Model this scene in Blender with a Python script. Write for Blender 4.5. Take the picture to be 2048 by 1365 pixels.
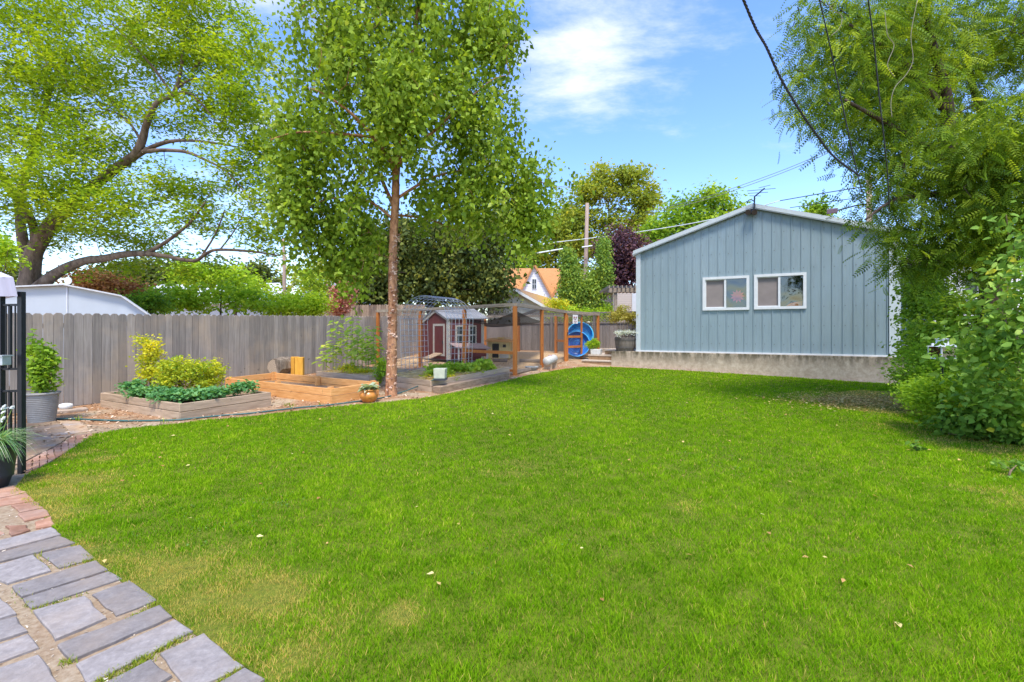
import bpy, math, random
import numpy as np
from mathutils import Vector, Matrix

for o in list(bpy.data.objects): bpy.data.objects.remove(o)
SC = bpy.context.scene
COL = SC.collection
R = math.radians

# ------------------------------------------------------------------ camera
F, YH, CZ = 910.0, 660.0, 1.5          # focal length in photo pixels, horizon row, eye height
cam = bpy.data.objects.new('camera', bpy.data.cameras.new('camera'))
cam.data.sensor_width = 36; cam.data.lens = 36*F/2048
cam.data.shift_y = -(682.5-YH)/2048
cam.data.clip_start = .05; cam.data.clip_end = 900
cam.location = (0, 0, CZ); cam.rotation_euler = (R(90), 0, 0)
COL.objects.link(cam); SC.camera = cam

# ------------------------------------------------------------------ light
SUN = Vector((0.02, -0.43, 0.89)).normalized()
w = bpy.data.worlds.new('World'); SC.world = w; w.use_nodes = True
nt = w.node_tree; N = nt.nodes; L = nt.links; N.clear()
out = N.new('ShaderNodeOutputWorld'); bg = N.new('ShaderNodeBackground')
sky = N.new('ShaderNodeTexSky'); sky.sky_type = 'NISHITA'; sky.sun_disc = False
sky.sun_elevation = math.asin(SUN.z); sky.sun_rotation = math.atan2(SUN.x, SUN.y)
sky.air_density = 1.0; sky.dust_density = 0.6; sky.ozone_density = 2.2
bg.inputs['Strength'].default_value = 0.15
tc = N.new('ShaderNodeTexCoord')
sep = N.new('ShaderNodeSeparateXYZ'); L.new(tc.outputs['Generated'], sep.inputs[0])
zz = N.new('ShaderNodeMath'); zz.operation = 'MAXIMUM'; zz.inputs[1].default_value = .06; L.new(sep.outputs['Z'], zz.inputs[0])
zs = N.new('ShaderNodeMath'); zs.operation = 'ADD'; zs.inputs[1].default_value = .12; L.new(zz.outputs[0], zs.inputs[0])
dv = N.new('ShaderNodeVectorMath'); dv.operation = 'DIVIDE'
cmb = N.new('ShaderNodeCombineXYZ')
for i in range(3): L.new(zs.outputs[0], cmb.inputs[i])
L.new(tc.outputs['Generated'], dv.inputs[0]); L.new(cmb.outputs[0], dv.inputs[1])
mpc = N.new('ShaderNodeMapping'); mpc.inputs['Rotation'].default_value = (0, 0, R(28)); mpc.inputs['Scale'].default_value = (1.0, 1.7, 1)
L.new(dv.outputs[0], mpc.inputs['Vector'])
nz = N.new('ShaderNodeTexNoise'); nz.inputs['Scale'].default_value = 2.6; nz.inputs['Detail'].default_value = 9
nz.inputs['Roughness'].default_value = .64; nz.inputs['Distortion'].default_value = .15
L.new(mpc.outputs[0], nz.inputs['Vector'])
def wdist(d, r0, r1, v1):
    """1 near direction d, 0 beyond r1 (chord distance on the sky dome)."""
    d = Vector(d).normalized()
    a = N.new('ShaderNodeVectorMath'); a.operation = 'DISTANCE'; a.inputs[1].default_value = d
    L.new(tc.outputs['Generated'], a.inputs[0])
    m = N.new('ShaderNodeMapRange'); m.interpolation_type = 'SMOOTHSTEP'
    m.inputs['From Min'].default_value = r0; m.inputs['From Max'].default_value = r1
    m.inputs['To Min'].default_value = v1; m.inputs['To Max'].default_value = 0
    L.new(a.outputs['Value'], m.inputs['Value']); return m.outputs[0]
def wadd(a, b, op='ADD'):
    m = N.new('ShaderNodeMath'); m.operation = op; L.new(a, m.inputs[0])
    if isinstance(b, (int, float)): m.inputs[1].default_value = b
    else: L.new(b, m.inputs[1])
    return m.outputs[0]
reg = wdist(((1260-1024)/F, 1, (YH-20)/F), .04, .30, .27)
reg = wadd(reg, wdist(((1120-1024)/F, 1, (YH-130)/F), .03, .17, .26))
reg = wadd(reg, wdist(((500-1024)/F, 1, (YH-330)/F), .30, .62, .15))
reg = wadd(reg, wdist(((60-1024)/F, 1, (YH-450)/F), .30, .60, .06))
dens = wadd(nz.outputs['Fac'], reg)
mr = N.new('ShaderNodeMapRange'); mr.interpolation_type = 'SMOOTHSTEP'
mr.inputs['From Min'].default_value = .60; mr.inputs['From Max'].default_value = 1.12
L.new(dens, mr.inputs['Value'])
mx = N.new('ShaderNodeMix'); mx.data_type = 'RGBA'
L.new(mr.outputs[0], mx.inputs['Factor']); L.new(sky.outputs[0], mx.inputs[6]); mx.inputs[7].default_value = (2.9, 3.05, 3.25, 1)
hs = N.new('ShaderNodeHueSaturation'); hs.inputs['Hue'].default_value = .512; hs.inputs['Saturation'].default_value = 1.2; hs.inputs['Value'].default_value = .93; hs.inputs['Value'].default_value = 1.0
L.new(mx.outputs[2], hs.inputs['Color'])
L.new(hs.outputs[0], bg.inputs['Color']); L.new(bg.outputs[0], out.inputs[0])

sun = bpy.data.objects.new('sun', bpy.data.lights.new('sun', 'SUN'))
sun.data.energy = 2.0; sun.data.angle = R(13); sun.data.color = (1, .95, .86)
sun.rotation_euler = SUN.to_track_quat('Z', 'Y').to_euler(); sun.location = (0, 0, 30); COL.objects.link(sun)
SC.view_settings.view_transform = 'Standard'; SC.view_settings.look = 'None'
SC.view_settings.exposure = 1.5; SC.view_settings.gamma = 1
cy = SC.cycles
cy.max_bounces = 7; cy.diffuse_bounces = 3; cy.glossy_bounces = 3; cy.transmission_bounces = 4; cy.transparent_max_bounces = 10
cy.caustics_reflective = False; cy.caustics_refractive = False

# ------------------------------------------------------------------ terrain height
def sst(t):
    t = np.clip(t, 0, 1); return t*t*(3-2*t)
def g(X, Y):
    yp = Y - .45*(np.sqrt(X*X+4)-2)
    return .22*sst((yp-7)/9.0) + .36*sst((yp-14.5)/5.5)
def P(x, y, Y): return Vector(((x-1024)/F*Y, Y, CZ+(YH-y)/F*Y))
def G(x, y):
    """The ground point seen at photo pixel x, y."""
    Y = 10.0
    for _ in range(60):
        Y = .5*Y + .5*(CZ-float(g((x-1024)/F*Y, Y)))*F/(y-YH)
    X = (x-1024)/F*Y
    return Vector((X, Y, float(g(X, Y))))
def GY(x, Y):
    X = (x-1024)/F*Y; return Vector((X, Y, float(g(X, Y))))
def GG(X, Y, dz=0): return Vector((X, Y, float(g(X, Y))+dz))

# ------------------------------------------------------------------ mesh helpers
ORG = {}
def tag(o, label=None, cat=None, group=None, kind=None):
    if label: o['label'] = label
    if cat: o['category'] = cat
    if group: o['group'] = group
    if kind: o['kind'] = kind
    return o
def thing(name, label, cat, loc, group=None):
    o = bpy.data.objects.new(name, None); o.empty_display_size = .2; COL.objects.link(o)
    o.location = loc; ORG[o.name] = Vector(loc)
    return tag(o, label, cat, group)
class MB:
    def __init__(s): s.v = []; s.f = []; s.c = []
    def face(s, pts, c=.5):
        i = len(s.v); s.v += [tuple(p) for p in pts]; s.f.append(tuple(range(i, i+len(pts)))); s.c.append(c)
    def hexa(s, q, c=.5):
        """q: eight corners, the lower four then the upper four, both counterclockwise from above"""
        i = len(s.v); s.v += [tuple(p) for p in q]
        for f in ((3,2,1,0),(4,5,6,7),(0,1,5,4),(1,2,6,5),(2,3,7,6),(3,0,4,7)):
            s.f.append(tuple(i+k for k in f)); s.c.append(c)
    def box(s, c, size, rz=0, col=.5):
        hx, hy, hz = size[0]/2, size[1]/2, size[2]/2; co, si = math.cos(rz), math.sin(rz)
        s.hexa([(c[0]+x*co-y*si, c[1]+x*si+y*co, c[2]+z) for z in (-hz, hz) for x, y in ((-hx,-hy),(hx,-hy),(hx,hy),(-hx,hy))], col)
    def beam(s, a, b, w, h, col=.5, up=(0,0,1)):
        a = Vector(a); b = Vector(b); d = (b-a).normalized(); up = Vector(up)
        if abs(d.dot(up)) > .98: up = Vector((0,1,0))
        r = d.cross(up).normalized(); u = r.cross(d).normalized()
        q = []
        for k, p in ((0, a), (1, b)):
            q.append([p-r*w/2-u*h/2, p+r*w/2-u*h/2, p+r*w/2+u*h/2, p-r*w/2+u*h/2])
        i = len(s.v); s.v += [tuple(p) for p in q[0]+q[1]]
        for f in ((0,1,2,3),(7,6,5,4),(0,4,5,1),(1,5,6,2),(2,6,7,3),(3,7,4,0)):
            s.f.append(tuple(i+k for k in f)); s.c.append(col)
    def tube(s, pts, rad, n=8, col=.5, wob=0, rng=None, cap=True):
        pts = [Vector(p) for p in pts]
        if not isinstance(rad, (list, tuple)): rad = [rad]*len(pts)
        up = Vector((0,0,1)); i0 = len(s.v); prev = None
        for k, p in enumerate(pts):
            d = (pts[min(k+1, len(pts)-1)]-pts[max(k-1, 0)]).normalized()
            if prev is None:
                r = d.cross(up if abs(d.z) < .95 else Vector((0,1,0))).normalized()
            else:
                r = (prev-d*prev.dot(d)).normalized()
            prev = r; t = d.cross(r)
            for j in range(n):
                a = 2*math.pi*j/n; rr = rad[k]*(1+(rng.uniform(-wob, wob) if rng and wob else 0))
                s.v.append(tuple(p+r*math.cos(a)*rr+t*math.sin(a)*rr))
        for k in range(len(pts)-1):
            for j in range(n):
                a = i0+k*n+j; b = i0+k*n+(j+1) % n
                s.f.append((a, b, b+n, a+n)); s.c.append(col)
        if cap:
            s.f.append(tuple(i0+j for j in reversed(range(n)))); s.c.append(col)
            e = i0+(len(pts)-1)*n; s.f.append(tuple(e+j for j in range(n))); s.c.append(col)
    def lathe(s, c, prof, n=24, col=.5, sx=1, sy=1):
        i0 = len(s.v)
        for r, z in prof:
            for j in range(n):
                a = 2*math.pi*j/n; s.v.append((c[0]+r*math.cos(a)*sx, c[1]+r*math.sin(a)*sy, c[2]+z))
        for k in range(len(prof)-1):
            for j in range(n):
                a = i0+k*n+j; b = i0+k*n+(j+1) % n
                s.f.append((a, b, b+n, a+n)); s.c.append(col)
        s.f.append(tuple(i0+j for j in reversed(range(n)))); s.c.append(col)
        e = i0+(len(prof)-1)*n; s.f.append(tuple(e+j for j in range(n))); s.c.append(col)
    def prism(s, poly, vec, col=.5):
        """polygon (list of 3D points) extruded by vec"""
        vec = Vector(vec); a = [Vector(p) for p in poly]; b = [p+vec for p in a]; n = len(a); i = len(s.v)
        s.v += [tuple(p) for p in a+b]
        s.f.append(tuple(range(i+n-1, i-1, -1))); s.c.append(col); s.f.append(tuple(range(i+n, i+2*n))); s.c.append(col)
        for k in range(n):
            s.f.append((i+k, i+(k+1) % n, i+n+(k+1) % n, i+n+k)); s.c.append(col)
    def build(s, name, mat, parent=None, loc=None, smooth=False, bevel=0):
        org = ORG[parent.name] if parent else (Vector(loc) if loc is not None else Vector((0,0,0)))
        me = bpy.data.meshes.new(name)
        me.from_pydata([(p[0]-org[0], p[1]-org[1], p[2]-org[2]) for p in s.v], [], s.f)
        at = me.color_attributes.new('Col', 'FLOAT_COLOR', 'CORNER')
        cc = np.repeat(np.array(s.c, dtype=np.float32), np.array([len(f) for f in s.f]))
        at.data.foreach_set('color', np.stack([cc, cc, cc, np.ones_like(cc)], 1).ravel())
        me.materials.append(mat)
        if smooth: me.polygons.foreach_set('use_smooth', [True]*len(me.polygons))
        me.update(); o = bpy.data.objects.new(name, me); COL.objects.link(o)
        if parent: o.parent = parent
        else: o.location = org
        ORG[o.name] = org
        if bevel:
            m = o.modifiers.new('bevel', 'BEVEL'); m.width = bevel; m.segments = 2; m.limit_method = 'ANGLE'
        return o
def solo(mb, name, mat, label, cat, loc, group=None, **k):
    return tag(mb.build(name, mat, None, loc, **k), label, cat, group)

def np_obj(name, V, Fc, C, mat, parent=None, loc=None, smooth=False):
    """V (n,3) verts, Fc (m,k) faces, C (n,3) per-vertex attribute values"""
    org = ORG[parent.name] if parent else (Vector(loc) if loc is not None else Vector((0,0,0)))
    V = V-np.array(org)[None, :]
    me = bpy.data.meshes.new(name); k = Fc.shape[1]
    me.vertices.add(len(V)); me.vertices.foreach_set('co', V.astype(np.float32).ravel())
    me.loops.add(Fc.size); me.loops.foreach_set('vertex_index', Fc.astype(np.int32).ravel())
    me.polygons.add(len(Fc)); me.polygons.foreach_set('loop_start', np.arange(0, Fc.size, k, dtype=np.int32))
    at = me.color_attributes.new('Col', 'FLOAT_COLOR', 'POINT')
    at.data.foreach_set('color', np.concatenate([C, np.ones((len(C), 1))], 1).astype(np.float32).ravel())
    me.materials.append(mat); me.update(calc_edges=True); me.validate()
    if smooth: me.polygons.foreach_set('use_smooth', [True]*len(me.polygons))
    o = bpy.data.objects.new(name, me); COL.objects.link(o)
    if parent: o.parent = parent
    else: o.location = org
    ORG[o.name] = org
    return o
def scatter(T, TF, pos, X, Nn, scale, col):
    """copies of template T,TF at pos with x axis X and normal near Nn -> V, F, C"""
    X = X/np.linalg.norm(X, axis=1, keepdims=True)
    Z = Nn-(Nn*X).sum(1, keepdims=True)*X; Z /= np.linalg.norm(Z, axis=1, keepdims=True)+1e-9
    Yv = np.cross(Z, X); M = np.stack([X, Yv, Z], 2)
    V = np.einsum('nij,kj->nki', M, T)*scale[:, None, None]+pos[:, None, :]
    n, k = len(pos), len(T)
    Fo = (TF[None]+(np.arange(n)*k)[:, None, None]).reshape(-1, TF.shape[1])
    C = np.repeat(col[:, None, :], k, 1).reshape(-1, 3)
    return V.reshape(-1, 3), Fo, C
LEAF = np.array([(0,0,0), (.38,.30,.07), (1,0,-.05), (.38,-.30,.07)]); LEAF_F = np.array([(0,1,2,3)])
NARROW = np.array([(0,0,0), (.45,.15,.04), (1,0,-.05), (.45,-.15,.04)])
BIG = np.array([(0,0,0), (.3,.29,.07), (.72,.22,.04), (1,0,-.1), (.72,-.22,.04), (.3,-.29,.07), (.5,0,0)])
BIG_F = np.array([(0,1,6), (1,2,6), (2,3,6), (3,4,6), (4,5,6), (5,0,6)])
def frond(n=8, wl=.17, ww=.036):
    v = []; f = []
    for i in range(n):
        x = .12+.82*i/(n-1); dz = -.22*x*x; s = wl*(1-.35*abs(2*i/(n-1)-1))
        for sg in (1, -1):
            b = len(v); a = .35
            v += [(x, 0, dz), (x+.5*s*a+ww, sg*s*.5, dz-.01), (x+s*a, sg*s, dz-.05), (x+.5*s*a-ww, sg*s*.5, dz-.01)]
            f.append((b, b+1, b+2, b+3))
    b = len(v); v += [(0,.008,0), (0,-.008,0), (.97,-.004,-.2), (.97,.004,-.2)]; f.append((b, b+1, b+2, b+3))
    return np.array(v), np.array(f)
FROND, FROND_F = frond(8, .17, .040)
BLADE = np.array([(0,-.5,0), (0,.5,0), (.12,-.4,.55), (.12,.4,.55), (.42,0,1)]); BLADE_F = np.array([(0,1,3), (0,3,2), (2,3,4)])

def noise2(X, Y, seed, scale):
    r = np.random.RandomState(seed); s = 0
    for i in range(10):
        a = r.uniform(0, 6.28); k = scale*r.uniform(.5, 1.6); p = r.uniform(0, 6.28)
        s = s+np.sin(k*(X*math.cos(a)+Y*math.sin(a))+p)
    return s/4.5

# ------------------------------------------------------------------ materials
def newmat(name):
    m = bpy.data.materials.new(name); m.use_nodes = True; nt = m.node_tree
    for n in list(nt.nodes): nt.nodes.remove(n)
    o = nt.nodes.new('ShaderNodeOutputMaterial'); return m, nt, nt.nodes, nt.links, o
def principled(N, L, o, rough=.6, metal=0, spec=.4):
    b = N.new('ShaderNodeBsdfPrincipled'); b.inputs['Roughness'].default_value = rough
    b.inputs['Metallic'].default_value = metal; b.inputs['Specular IOR Level'].default_value = spec
    L.new(b.outputs[0], o.inputs[0]); return b
def ramp(N, L, fac, stops):
    r = N.new('ShaderNodeValToRGB'); e = r.color_ramp.elements
    e[0].position = stops[0][0]; e[0].color = (*stops[0][1], 1); e[1].position = stops[-1][0]; e[1].color = (*stops[-1][1], 1)
    for p, c in stops[1:-1]:
        x = e.new(p); x.color = (*c, 1)
    L.new(fac, r.inputs[0]); return r.outputs[0]
def noise(N, L, scale, detail=5, rough=.6, stretch=(1,1,1), co='Object', rot=(0,0,0)):
    t = N.new('ShaderNodeTexCoord'); m = N.new('ShaderNodeMapping'); m.inputs['Scale'].default_value = stretch; m.inputs['Rotation'].default_value = rot
    n = N.new('ShaderNodeTexNoise'); n.inputs['Scale'].default_value = scale; n.inputs['Detail'].default_value = detail; n.inputs['Roughness'].default_value = rough
    L.new(t.outputs[co], m.inputs[0]); L.new(m.outputs[0], n.inputs['Vector']); return n.outputs['Fac']
def mixc(N, L, f, a, b, mode='MIX'):
    m = N.new('ShaderNodeMix'); m.data_type = 'RGBA'; m.blend_type = mode
    for k, v in ((0, f), (6, a), (7, b)):
        if hasattr(v, 'links'): L.new(v, m.inputs[k])
        elif isinstance(v, (int, float)): m.inputs[k].default_value = v
        else: m.inputs[k].default_value = (*v, 1)
    return m.outputs[2]
def bump(N, L, b, h, s=.3, d=.01):
    x = N.new('ShaderNodeBump'); x.inputs['Strength'].default_value = s; x.inputs['Distance'].default_value = d
    L.new(h, x.inputs['Height']); L.new(x.outputs[0], b.inputs['Normal'])
def attr(N, L, ch=0):
    a = N.new('ShaderNodeAttribute'); a.attribute_name = 'Col'
    s = N.new('ShaderNodeSeparateColor'); L.new(a.outputs['Color'], s.inputs[0]); return s.outputs[ch]
MATS = {}
def plain(name, c, rough=.6, metal=0, var=.12, scale=9, spec=.4, bmp=.1):
    if name in MATS: return MATS[name]
    m, nt, N, L, o = newmat(name); b = principled(N, L, o, rough, metal, spec)
    f = noise(N, L, scale); d = tuple(x*(1-var) for x in c); e = tuple(min(1, x*(1+var)) for x in c)
    L.new(ramp(N, L, f, [(.3, d), (.7, e)]), b.inputs['Base Color'])
    if bmp: bump(N, L, b, noise(N, L, scale*6), bmp, .004)
    MATS[name] = m; return m
def wood(name, dark, light, stretch=(14,14,.9), stain=None, rough=.8, rot=(0,0,0), sc=2.2):
    """streaky grain; the Col attribute shifts each board's tone"""
    m, nt, N, L, o = newmat(name); b = principled(N, L, o, rough, 0, .25)
    f = noise(N, L, sc, 8, .65, stretch, rot=rot); c = ramp(N, L, f, [(.25, dark), (.75, light)])
    k = noise(N, L, 1.3, 4, .6)
    if stain: c = mixc(N, L, ramp(N, L, k, [(.46, (0,0,0)), (.66, (.65,.65,.65))]), c, stain)
    c = mixc(N, L, ramp(N, L, noise(N, L, 7, 3, .6, (1,1,.7)), [(.69, (0,0,0)), (.74, (.6,.6,.6))]), c, tuple(x*.35 for x in dark))
    a = attr(N, L); mm = N.new('ShaderNodeMapRange'); mm.inputs['To Min'].default_value = .72; mm.inputs['To Max'].default_value = 1.28
    L.new(a, mm.inputs['Value']); cb = N.new('ShaderNodeCombineColor')
    for i in range(3): L.new(mm.outputs[0], cb.inputs[i])
    c = mixc(N, L, 1.0, c, cb.outputs[0], 'MULTIPLY')
    L.new(c, b.inputs['Base Color']); bump(N, L, b, f, .45, .006); MATS[name] = m; return m
def leafmat(name, stops, trans=.38, rough=.5, dry=None, spec=.16):
    m, nt, N, L, o = newmat(name); a = attr(N, L, 0)
    c = ramp(N, L, a, stops)
    if dry: c = mixc(N, L, attr(N, L, 1), c, dry)
    b = N.new('ShaderNodeBsdfPrincipled'); b.inputs['Roughness'].default_value = rough; b.inputs['Specular IOR Level'].default_value = spec; b.inputs['Roughness'].default_value = max(rough, .6)
    L.new(c, b.inputs['Base Color'])
    t = N.new('ShaderNodeBsdfTranslucent'); L.new(mixc(N, L, 1.0, c, (1.9, 1.75, .8), 'MULTIPLY'), t.inputs['Color'])
    x = N.new('ShaderNodeMixShader'); x.inputs[0].default_value = trans
    L.new(b.outputs[0], x.inputs[1]); L.new(t.outputs[0], x.inputs[2]); L.new(x.outputs[0], o.inputs[0])
    MATS[name] = m; return m
def barkmat(name, dark, light, scale=6, stretch=(1,1,.35), b_=.8):
    m, nt, N, L, o = newmat(name); b = principled(N, L, o, .9, 0, .15)
    f = noise(N, L, scale, 9, .7, stretch); L.new(ramp(N, L, f, [(.34, dark), (.62, light)]), b.inputs['Base Color'])
    bump(N, L, b, f, b_, .03); MATS[name] = m; return m
# ------------------------------------------------------------------ shared materials
M_white = plain('white_paint', (.60,.61,.60), .5, var=.05)
M_fascia = plain('pale_trim_metal', (.46,.50,.50), .5, var=.06)
M_orange = wood('stained_cedar', (.36,.11,.025), (.58,.215,.05), rough=.55, stretch=(9,9,.7))
M_cedar_h = wood('new_cedar_planks', (.50,.22,.065), (.78,.42,.16), rough=.6, stretch=(1.4,1.4,12))
M_grayfence = wood('weathered_fence_boards', (.20,.168,.135), (.40,.35,.295), stretch=(16,16,.8), stain=(.46,.35,.24))
M_dimfence = wood('dark_weathered_boards', (.12,.10,.09), (.26,.22,.19), stretch=(16,16,.8))
M_brownfence = wood('brown_fence_boards', (.24,.17,.12), (.40,.30,.23), stretch=(16,16,.8))
M_oldwood = wood('old_planks', (.29,.20,.125), (.58,.43,.29), stretch=(1.2,1.2,14))
M_tie = wood('railroad_tie', (.17,.105,.06), (.42,.30,.20), stretch=(2,2,10))
M_beam = wood('weathered_beam', (.22,.17,.12), (.40,.33,.26), stretch=(3,3,9))
M_black = plain('black_metal', (.022,.024,.028), .4, .3)
M_wire = plain('galvanised_wire', (.50,.52,.52), .4, .7)
M_mesh = plain('dark_wire_mesh', (.10,.085,.07), .6, .3)
M_cable = plain('black_cable', (.03,.03,.04), .5)
M_pole = wood('utility_pole_wood', (.22,.15,.11), (.40,.30,.24), stretch=(10,10,.5))

# ------------------------------------------------------------------ ground sheet
def grid_axis(lo, hi, fine_lo, fine_hi, fine, coarse):
    a = list(np.arange(lo, fine_lo, coarse))+list(np.arange(fine_lo, fine_hi, fine))+list(np.arange(fine_hi, hi+.1, coarse)); return np.array(a)
xs = grid_axis(-400, 400, -14, 15, .35, 16.0); ys = grid_axis(-30, 450, -1, 26, .35, 16.0)
XX, YY = np.meshgrid(xs, ys); ZZ = g(XX, YY)
V = np.stack([XX, YY, ZZ], 2).reshape(-1, 3); nx, ny = len(xs), len(ys)
ii, jj = np.meshgrid(np.arange(nx-1), np.arange(ny-1)); a = (jj*nx+ii).ravel()
m, nt, N, L, o = newmat('bark_and_soil'); b = principled(N, L, o, .95, 0, .1)
f1 = noise(N, L, 38, 6, .75); f2 = noise(N, L, 1.1, 4, .6)
c = ramp(N, L, f1, [(.30, (.13,.06,.028)), (.48, (.34,.18,.09)), (.60, (.48,.29,.16)), (.74, (.66,.47,.30))])
c2 = ramp(N, L, f1, [(.3, (.30,.22,.14)), (.7, (.58,.46,.31))])
L.new(mixc(N, L, ramp(N, L, f2, [(.45, (0,0,0)), (.62, (1,1,1))]), c, c2), b.inputs['Base Color']); bump(N, L, b, f1, .9, .03)
gr = np_obj('ground', V, np.stack([a, a+1, a+nx+1, a+nx], 1), np.full((len(V), 3), .5), m, smooth=True); tag(gr, kind='structure')

def sheet(name, poly, dz, mat, step=.3, kind='structure', label=None):
    """a polygon draped on the terrain, cut into small cells along its outline"""
    import bmesh
    bm = bmesh.new(); vs = [bm.verts.new((p[0], p[1], 0)) for p in poly]; bm.faces.new(vs)
    x0, x1 = min(p[0] for p in poly), max(p[0] for p in poly); y0, y1 = min(p[1] for p in poly), max(p[1] for p in poly)
    for ax, lo, hi in ((0, x0, x1), (1, y0, y1)):
        t = lo+step
        while t < hi:
            bmesh.ops.bisect_plane(bm, geom=bm.verts[:]+bm.edges[:]+bm.faces[:], plane_co=(t, 0, 0) if ax == 0 else (0, t, 0), plane_no=(1,0,0) if ax == 0 else (0,1,0))
            t += step
    for v in bm.verts: v.co.z = float(g(v.co.x, v.co.y))+dz
    me = bpy.data.meshes.new(name); bm.to_mesh(me); bm.free()
    if sum(p.normal.z for p in me.polygons) < 0: me.flip_normals()
    me.materials.append(mat); o = bpy.data.objects.new(name, me); COL.objects.link(o); ORG[o.name] = Vector((0,0,0))
    return tag(o, kind=kind)

# ------------------------------------------------------------------ lawn
EDGE_PX = [(20,990),(50,953),(100,928),(150,893),(185,872),(240,861),(300,854),(345,851),(400,843),(500,834),(620,820),(720,810),(830,800),(900,788),
           (960,775),(1010,763),(1060,751),(1130,739),(1165,735),(1226,735),(1400,744),(1600,757),(1782,769)]
LOW_PX = [(528,1364),(490,1337),(450,1312),(395,1276),(350,1241),(310,1215),(262,1178),(215,1150),(155,1107),(108,1062),(75,1022)]
lawn_poly = [tuple(G(x, y)[:2]) for x, y in EDGE_PX]+[(11.3, 12.0), (14.5, 10), (14.5, .4), (-.05, .4), (-.6, 1.2)]+[tuple(G(x, y)[:2]) for x, y in LOW_PX]
m, nt, N, L, o = newmat('lawn_soil'); b = principled(N, L, o, .95, 0, .1)
L.new(ramp(N, L, noise(N, L, 30, 6, .7), [(.3, (.07,.085,.012)), (.7, (.16,.19,.02))]), b.inputs['Base Color'])
sheet('lawn', lawn_poly, .008, m)
m, nt, N, L, o = newmat('mulch'); b = principled(N, L, o, .95, 0, .1); f = noise(N, L, 30, 6, .75)
L.new(ramp(N, L, f, [(.3, (.20,.10,.045)), (.5, (.46,.28,.13)), (.7, (.68,.48,.26))]), b.inputs['Base Color'])
def inpoly(X, Y, poly):
    r = np.zeros(len(X), bool); j = len(poly)-1
    for i in range(len(poly)):
        xi, yi = poly[i]; xj, yj = poly[j]
        r ^= ((yi > Y) != (yj > Y)) & (X < (xj-xi)*(Y-yi)/(yj-yi+1e-12)+xi); j = i
    return r
# mulched bare patch in front of the right shrub, and dry yellow spots
PATCH = [tuple(G(x, y)[:2]) for x, y in [(1632,800),(1660,787),(1720,781),(1800,786),(1850,800),(1850,828),(1780,830),(1700,822),(1650,815)]]
DRY = [(90,985,.55,.9),(75,1035,.35,.9),(130,1110,.22,.75),(55,965,.3,.8),(185,1140,.25,.7),(265,1150,.35,.7),(330,1160,.4,.75),(420,1200,.35,.75),(520,1195,.28,.9),(490,1240,.3,.65),
       (420,1260,.25,.7),(540,1270,.3,.5),(809,1232,.13,1.0),(560,1330,.3,.5),(470,1150,.3,.5),(640,1250,.35,.35),(150,912,.25,.6),(210,920,.2,.5),(250,1010,.3,.3),(330,1260,.2,.8),
       (430,1300,.2,.8),(1380,1020,.25,.3),(1020,940,.5,.2),(1650,800,1.0,.5),(1760,812,1.1,.9),(1720,795,.9,.6),(1960,890,.8,.5),(1830,860,.8,.3),(2030,1000,.4,.4)]
def dryness(X, Y):
    d = np.zeros(len(X))
    for px, py, r, s in DRY:
        c = G(px, py); q = ((X-c.x)**2+(Y-c.y)**2)/(r*r); d = np.maximum(d, s*np.exp(-q*1.3))
    return np.clip(d*(1+.55*noise2(X, Y, 5, 14)), 0, 1)
rs = np.random.RandomState(7)
def grass(y0, y1, dens, w, h, sharp):
    x1 = min(14.4, 1.42*y1); x0 = -min(12, 1.35*y1)
    n = int((x1-x0)*(y1-y0)*dens); X = rs.uniform(x0, x1, n); Y = rs.uniform(y0, y1, n)
    k = (np.abs(X) < 1.30*Y+.6) & inpoly(X, Y, lawn_poly); X, Y = X[k], Y[k]
    bare = inpoly(X, Y, PATCH); k = ~(bare & (rs.rand(len(X)) < .50)); X, Y = X[k], Y[k]
    d = dryness(X, Y); n = len(X)
    d[inpoly(X, Y, PATCH)] = .95
    nn = noise2(X, Y, 3, 1.6); fine = noise2(X, Y, 9, 9)
    hh = h*(1+.14*fine+.20*noise2(X, Y, 71, 22)+.05*nn)*(1-.5*d)*rs.uniform(.55, 1.25, n)
    lean = noise2(X, Y, 21, 3)*.5+rs.uniform(-3.1, 3.1, n); ax = np.stack([np.cos(lean), np.sin(lean), np.zeros(n)], 1)
    up = np.stack([rs.normal(0, .45, n), rs.normal(0, .45, n), np.ones(n)], 1)
    col = np.zeros((n, 3)); col[:, 0] = np.clip(.5+.15*noise2(X, Y, 44, .55)+.10*nn+.10*fine+.10*noise2(X, Y, 61, 26)+.10*np.exp(-((X-1.6)**2/9+(Y-7)**2/14))+rs.normal(0, .15, n), 0, 1)  # includes a pool of brighter light painted into the middle of the lawn
    col[:, 1] = np.clip((d > rs.uniform(.08, .85, n))*1.0*rs.uniform(.6, 1, n)+(rs.rand(n) < .03)*.8, 0, 1)
    Z = g(X, Y)+.004
    T = BLADE*np.array([1, w/h, 1]); V, Fc, C = scatter(T, BLADE_F, np.stack([X, Y, Z], 1), ax, up, hh, col)
    return V, Fc, C
parts = [grass(1.6, 3.0, 23000, .0030, .034, 1), grass(3.0, 4.6, 13000, .0040, .032, 1), grass(4.6, 7.5, 6500, .006, .032, 1), grass(7.5, 11.5, 2700, .010, .034, 0), grass(11.5, 17.5, 1300, .016, .034, 0)]
off = 0; Vs, Fs, Cs = [], [], []
for V, Fc, C in parts: Vs.append(V); Fs.append(Fc+off); Cs.append(C); off += len(V)
M_grass = leafmat('grass_blades', [(0, (.033,.092,.003)), (.28, (.098,.222,.004)), (.62, (.185,.348,.005)), (1, (.35,.48,.02))], .36, .8, dry=(.66,.46,.13), spec=.06)
tag(np_obj('lawn_grass', np.concatenate(Vs), np.concatenate(Fs), np.concatenate(Cs), M_grass), 'short green lawn grass with a few dry yellow spots', 'grass', kind='stuff')
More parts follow.
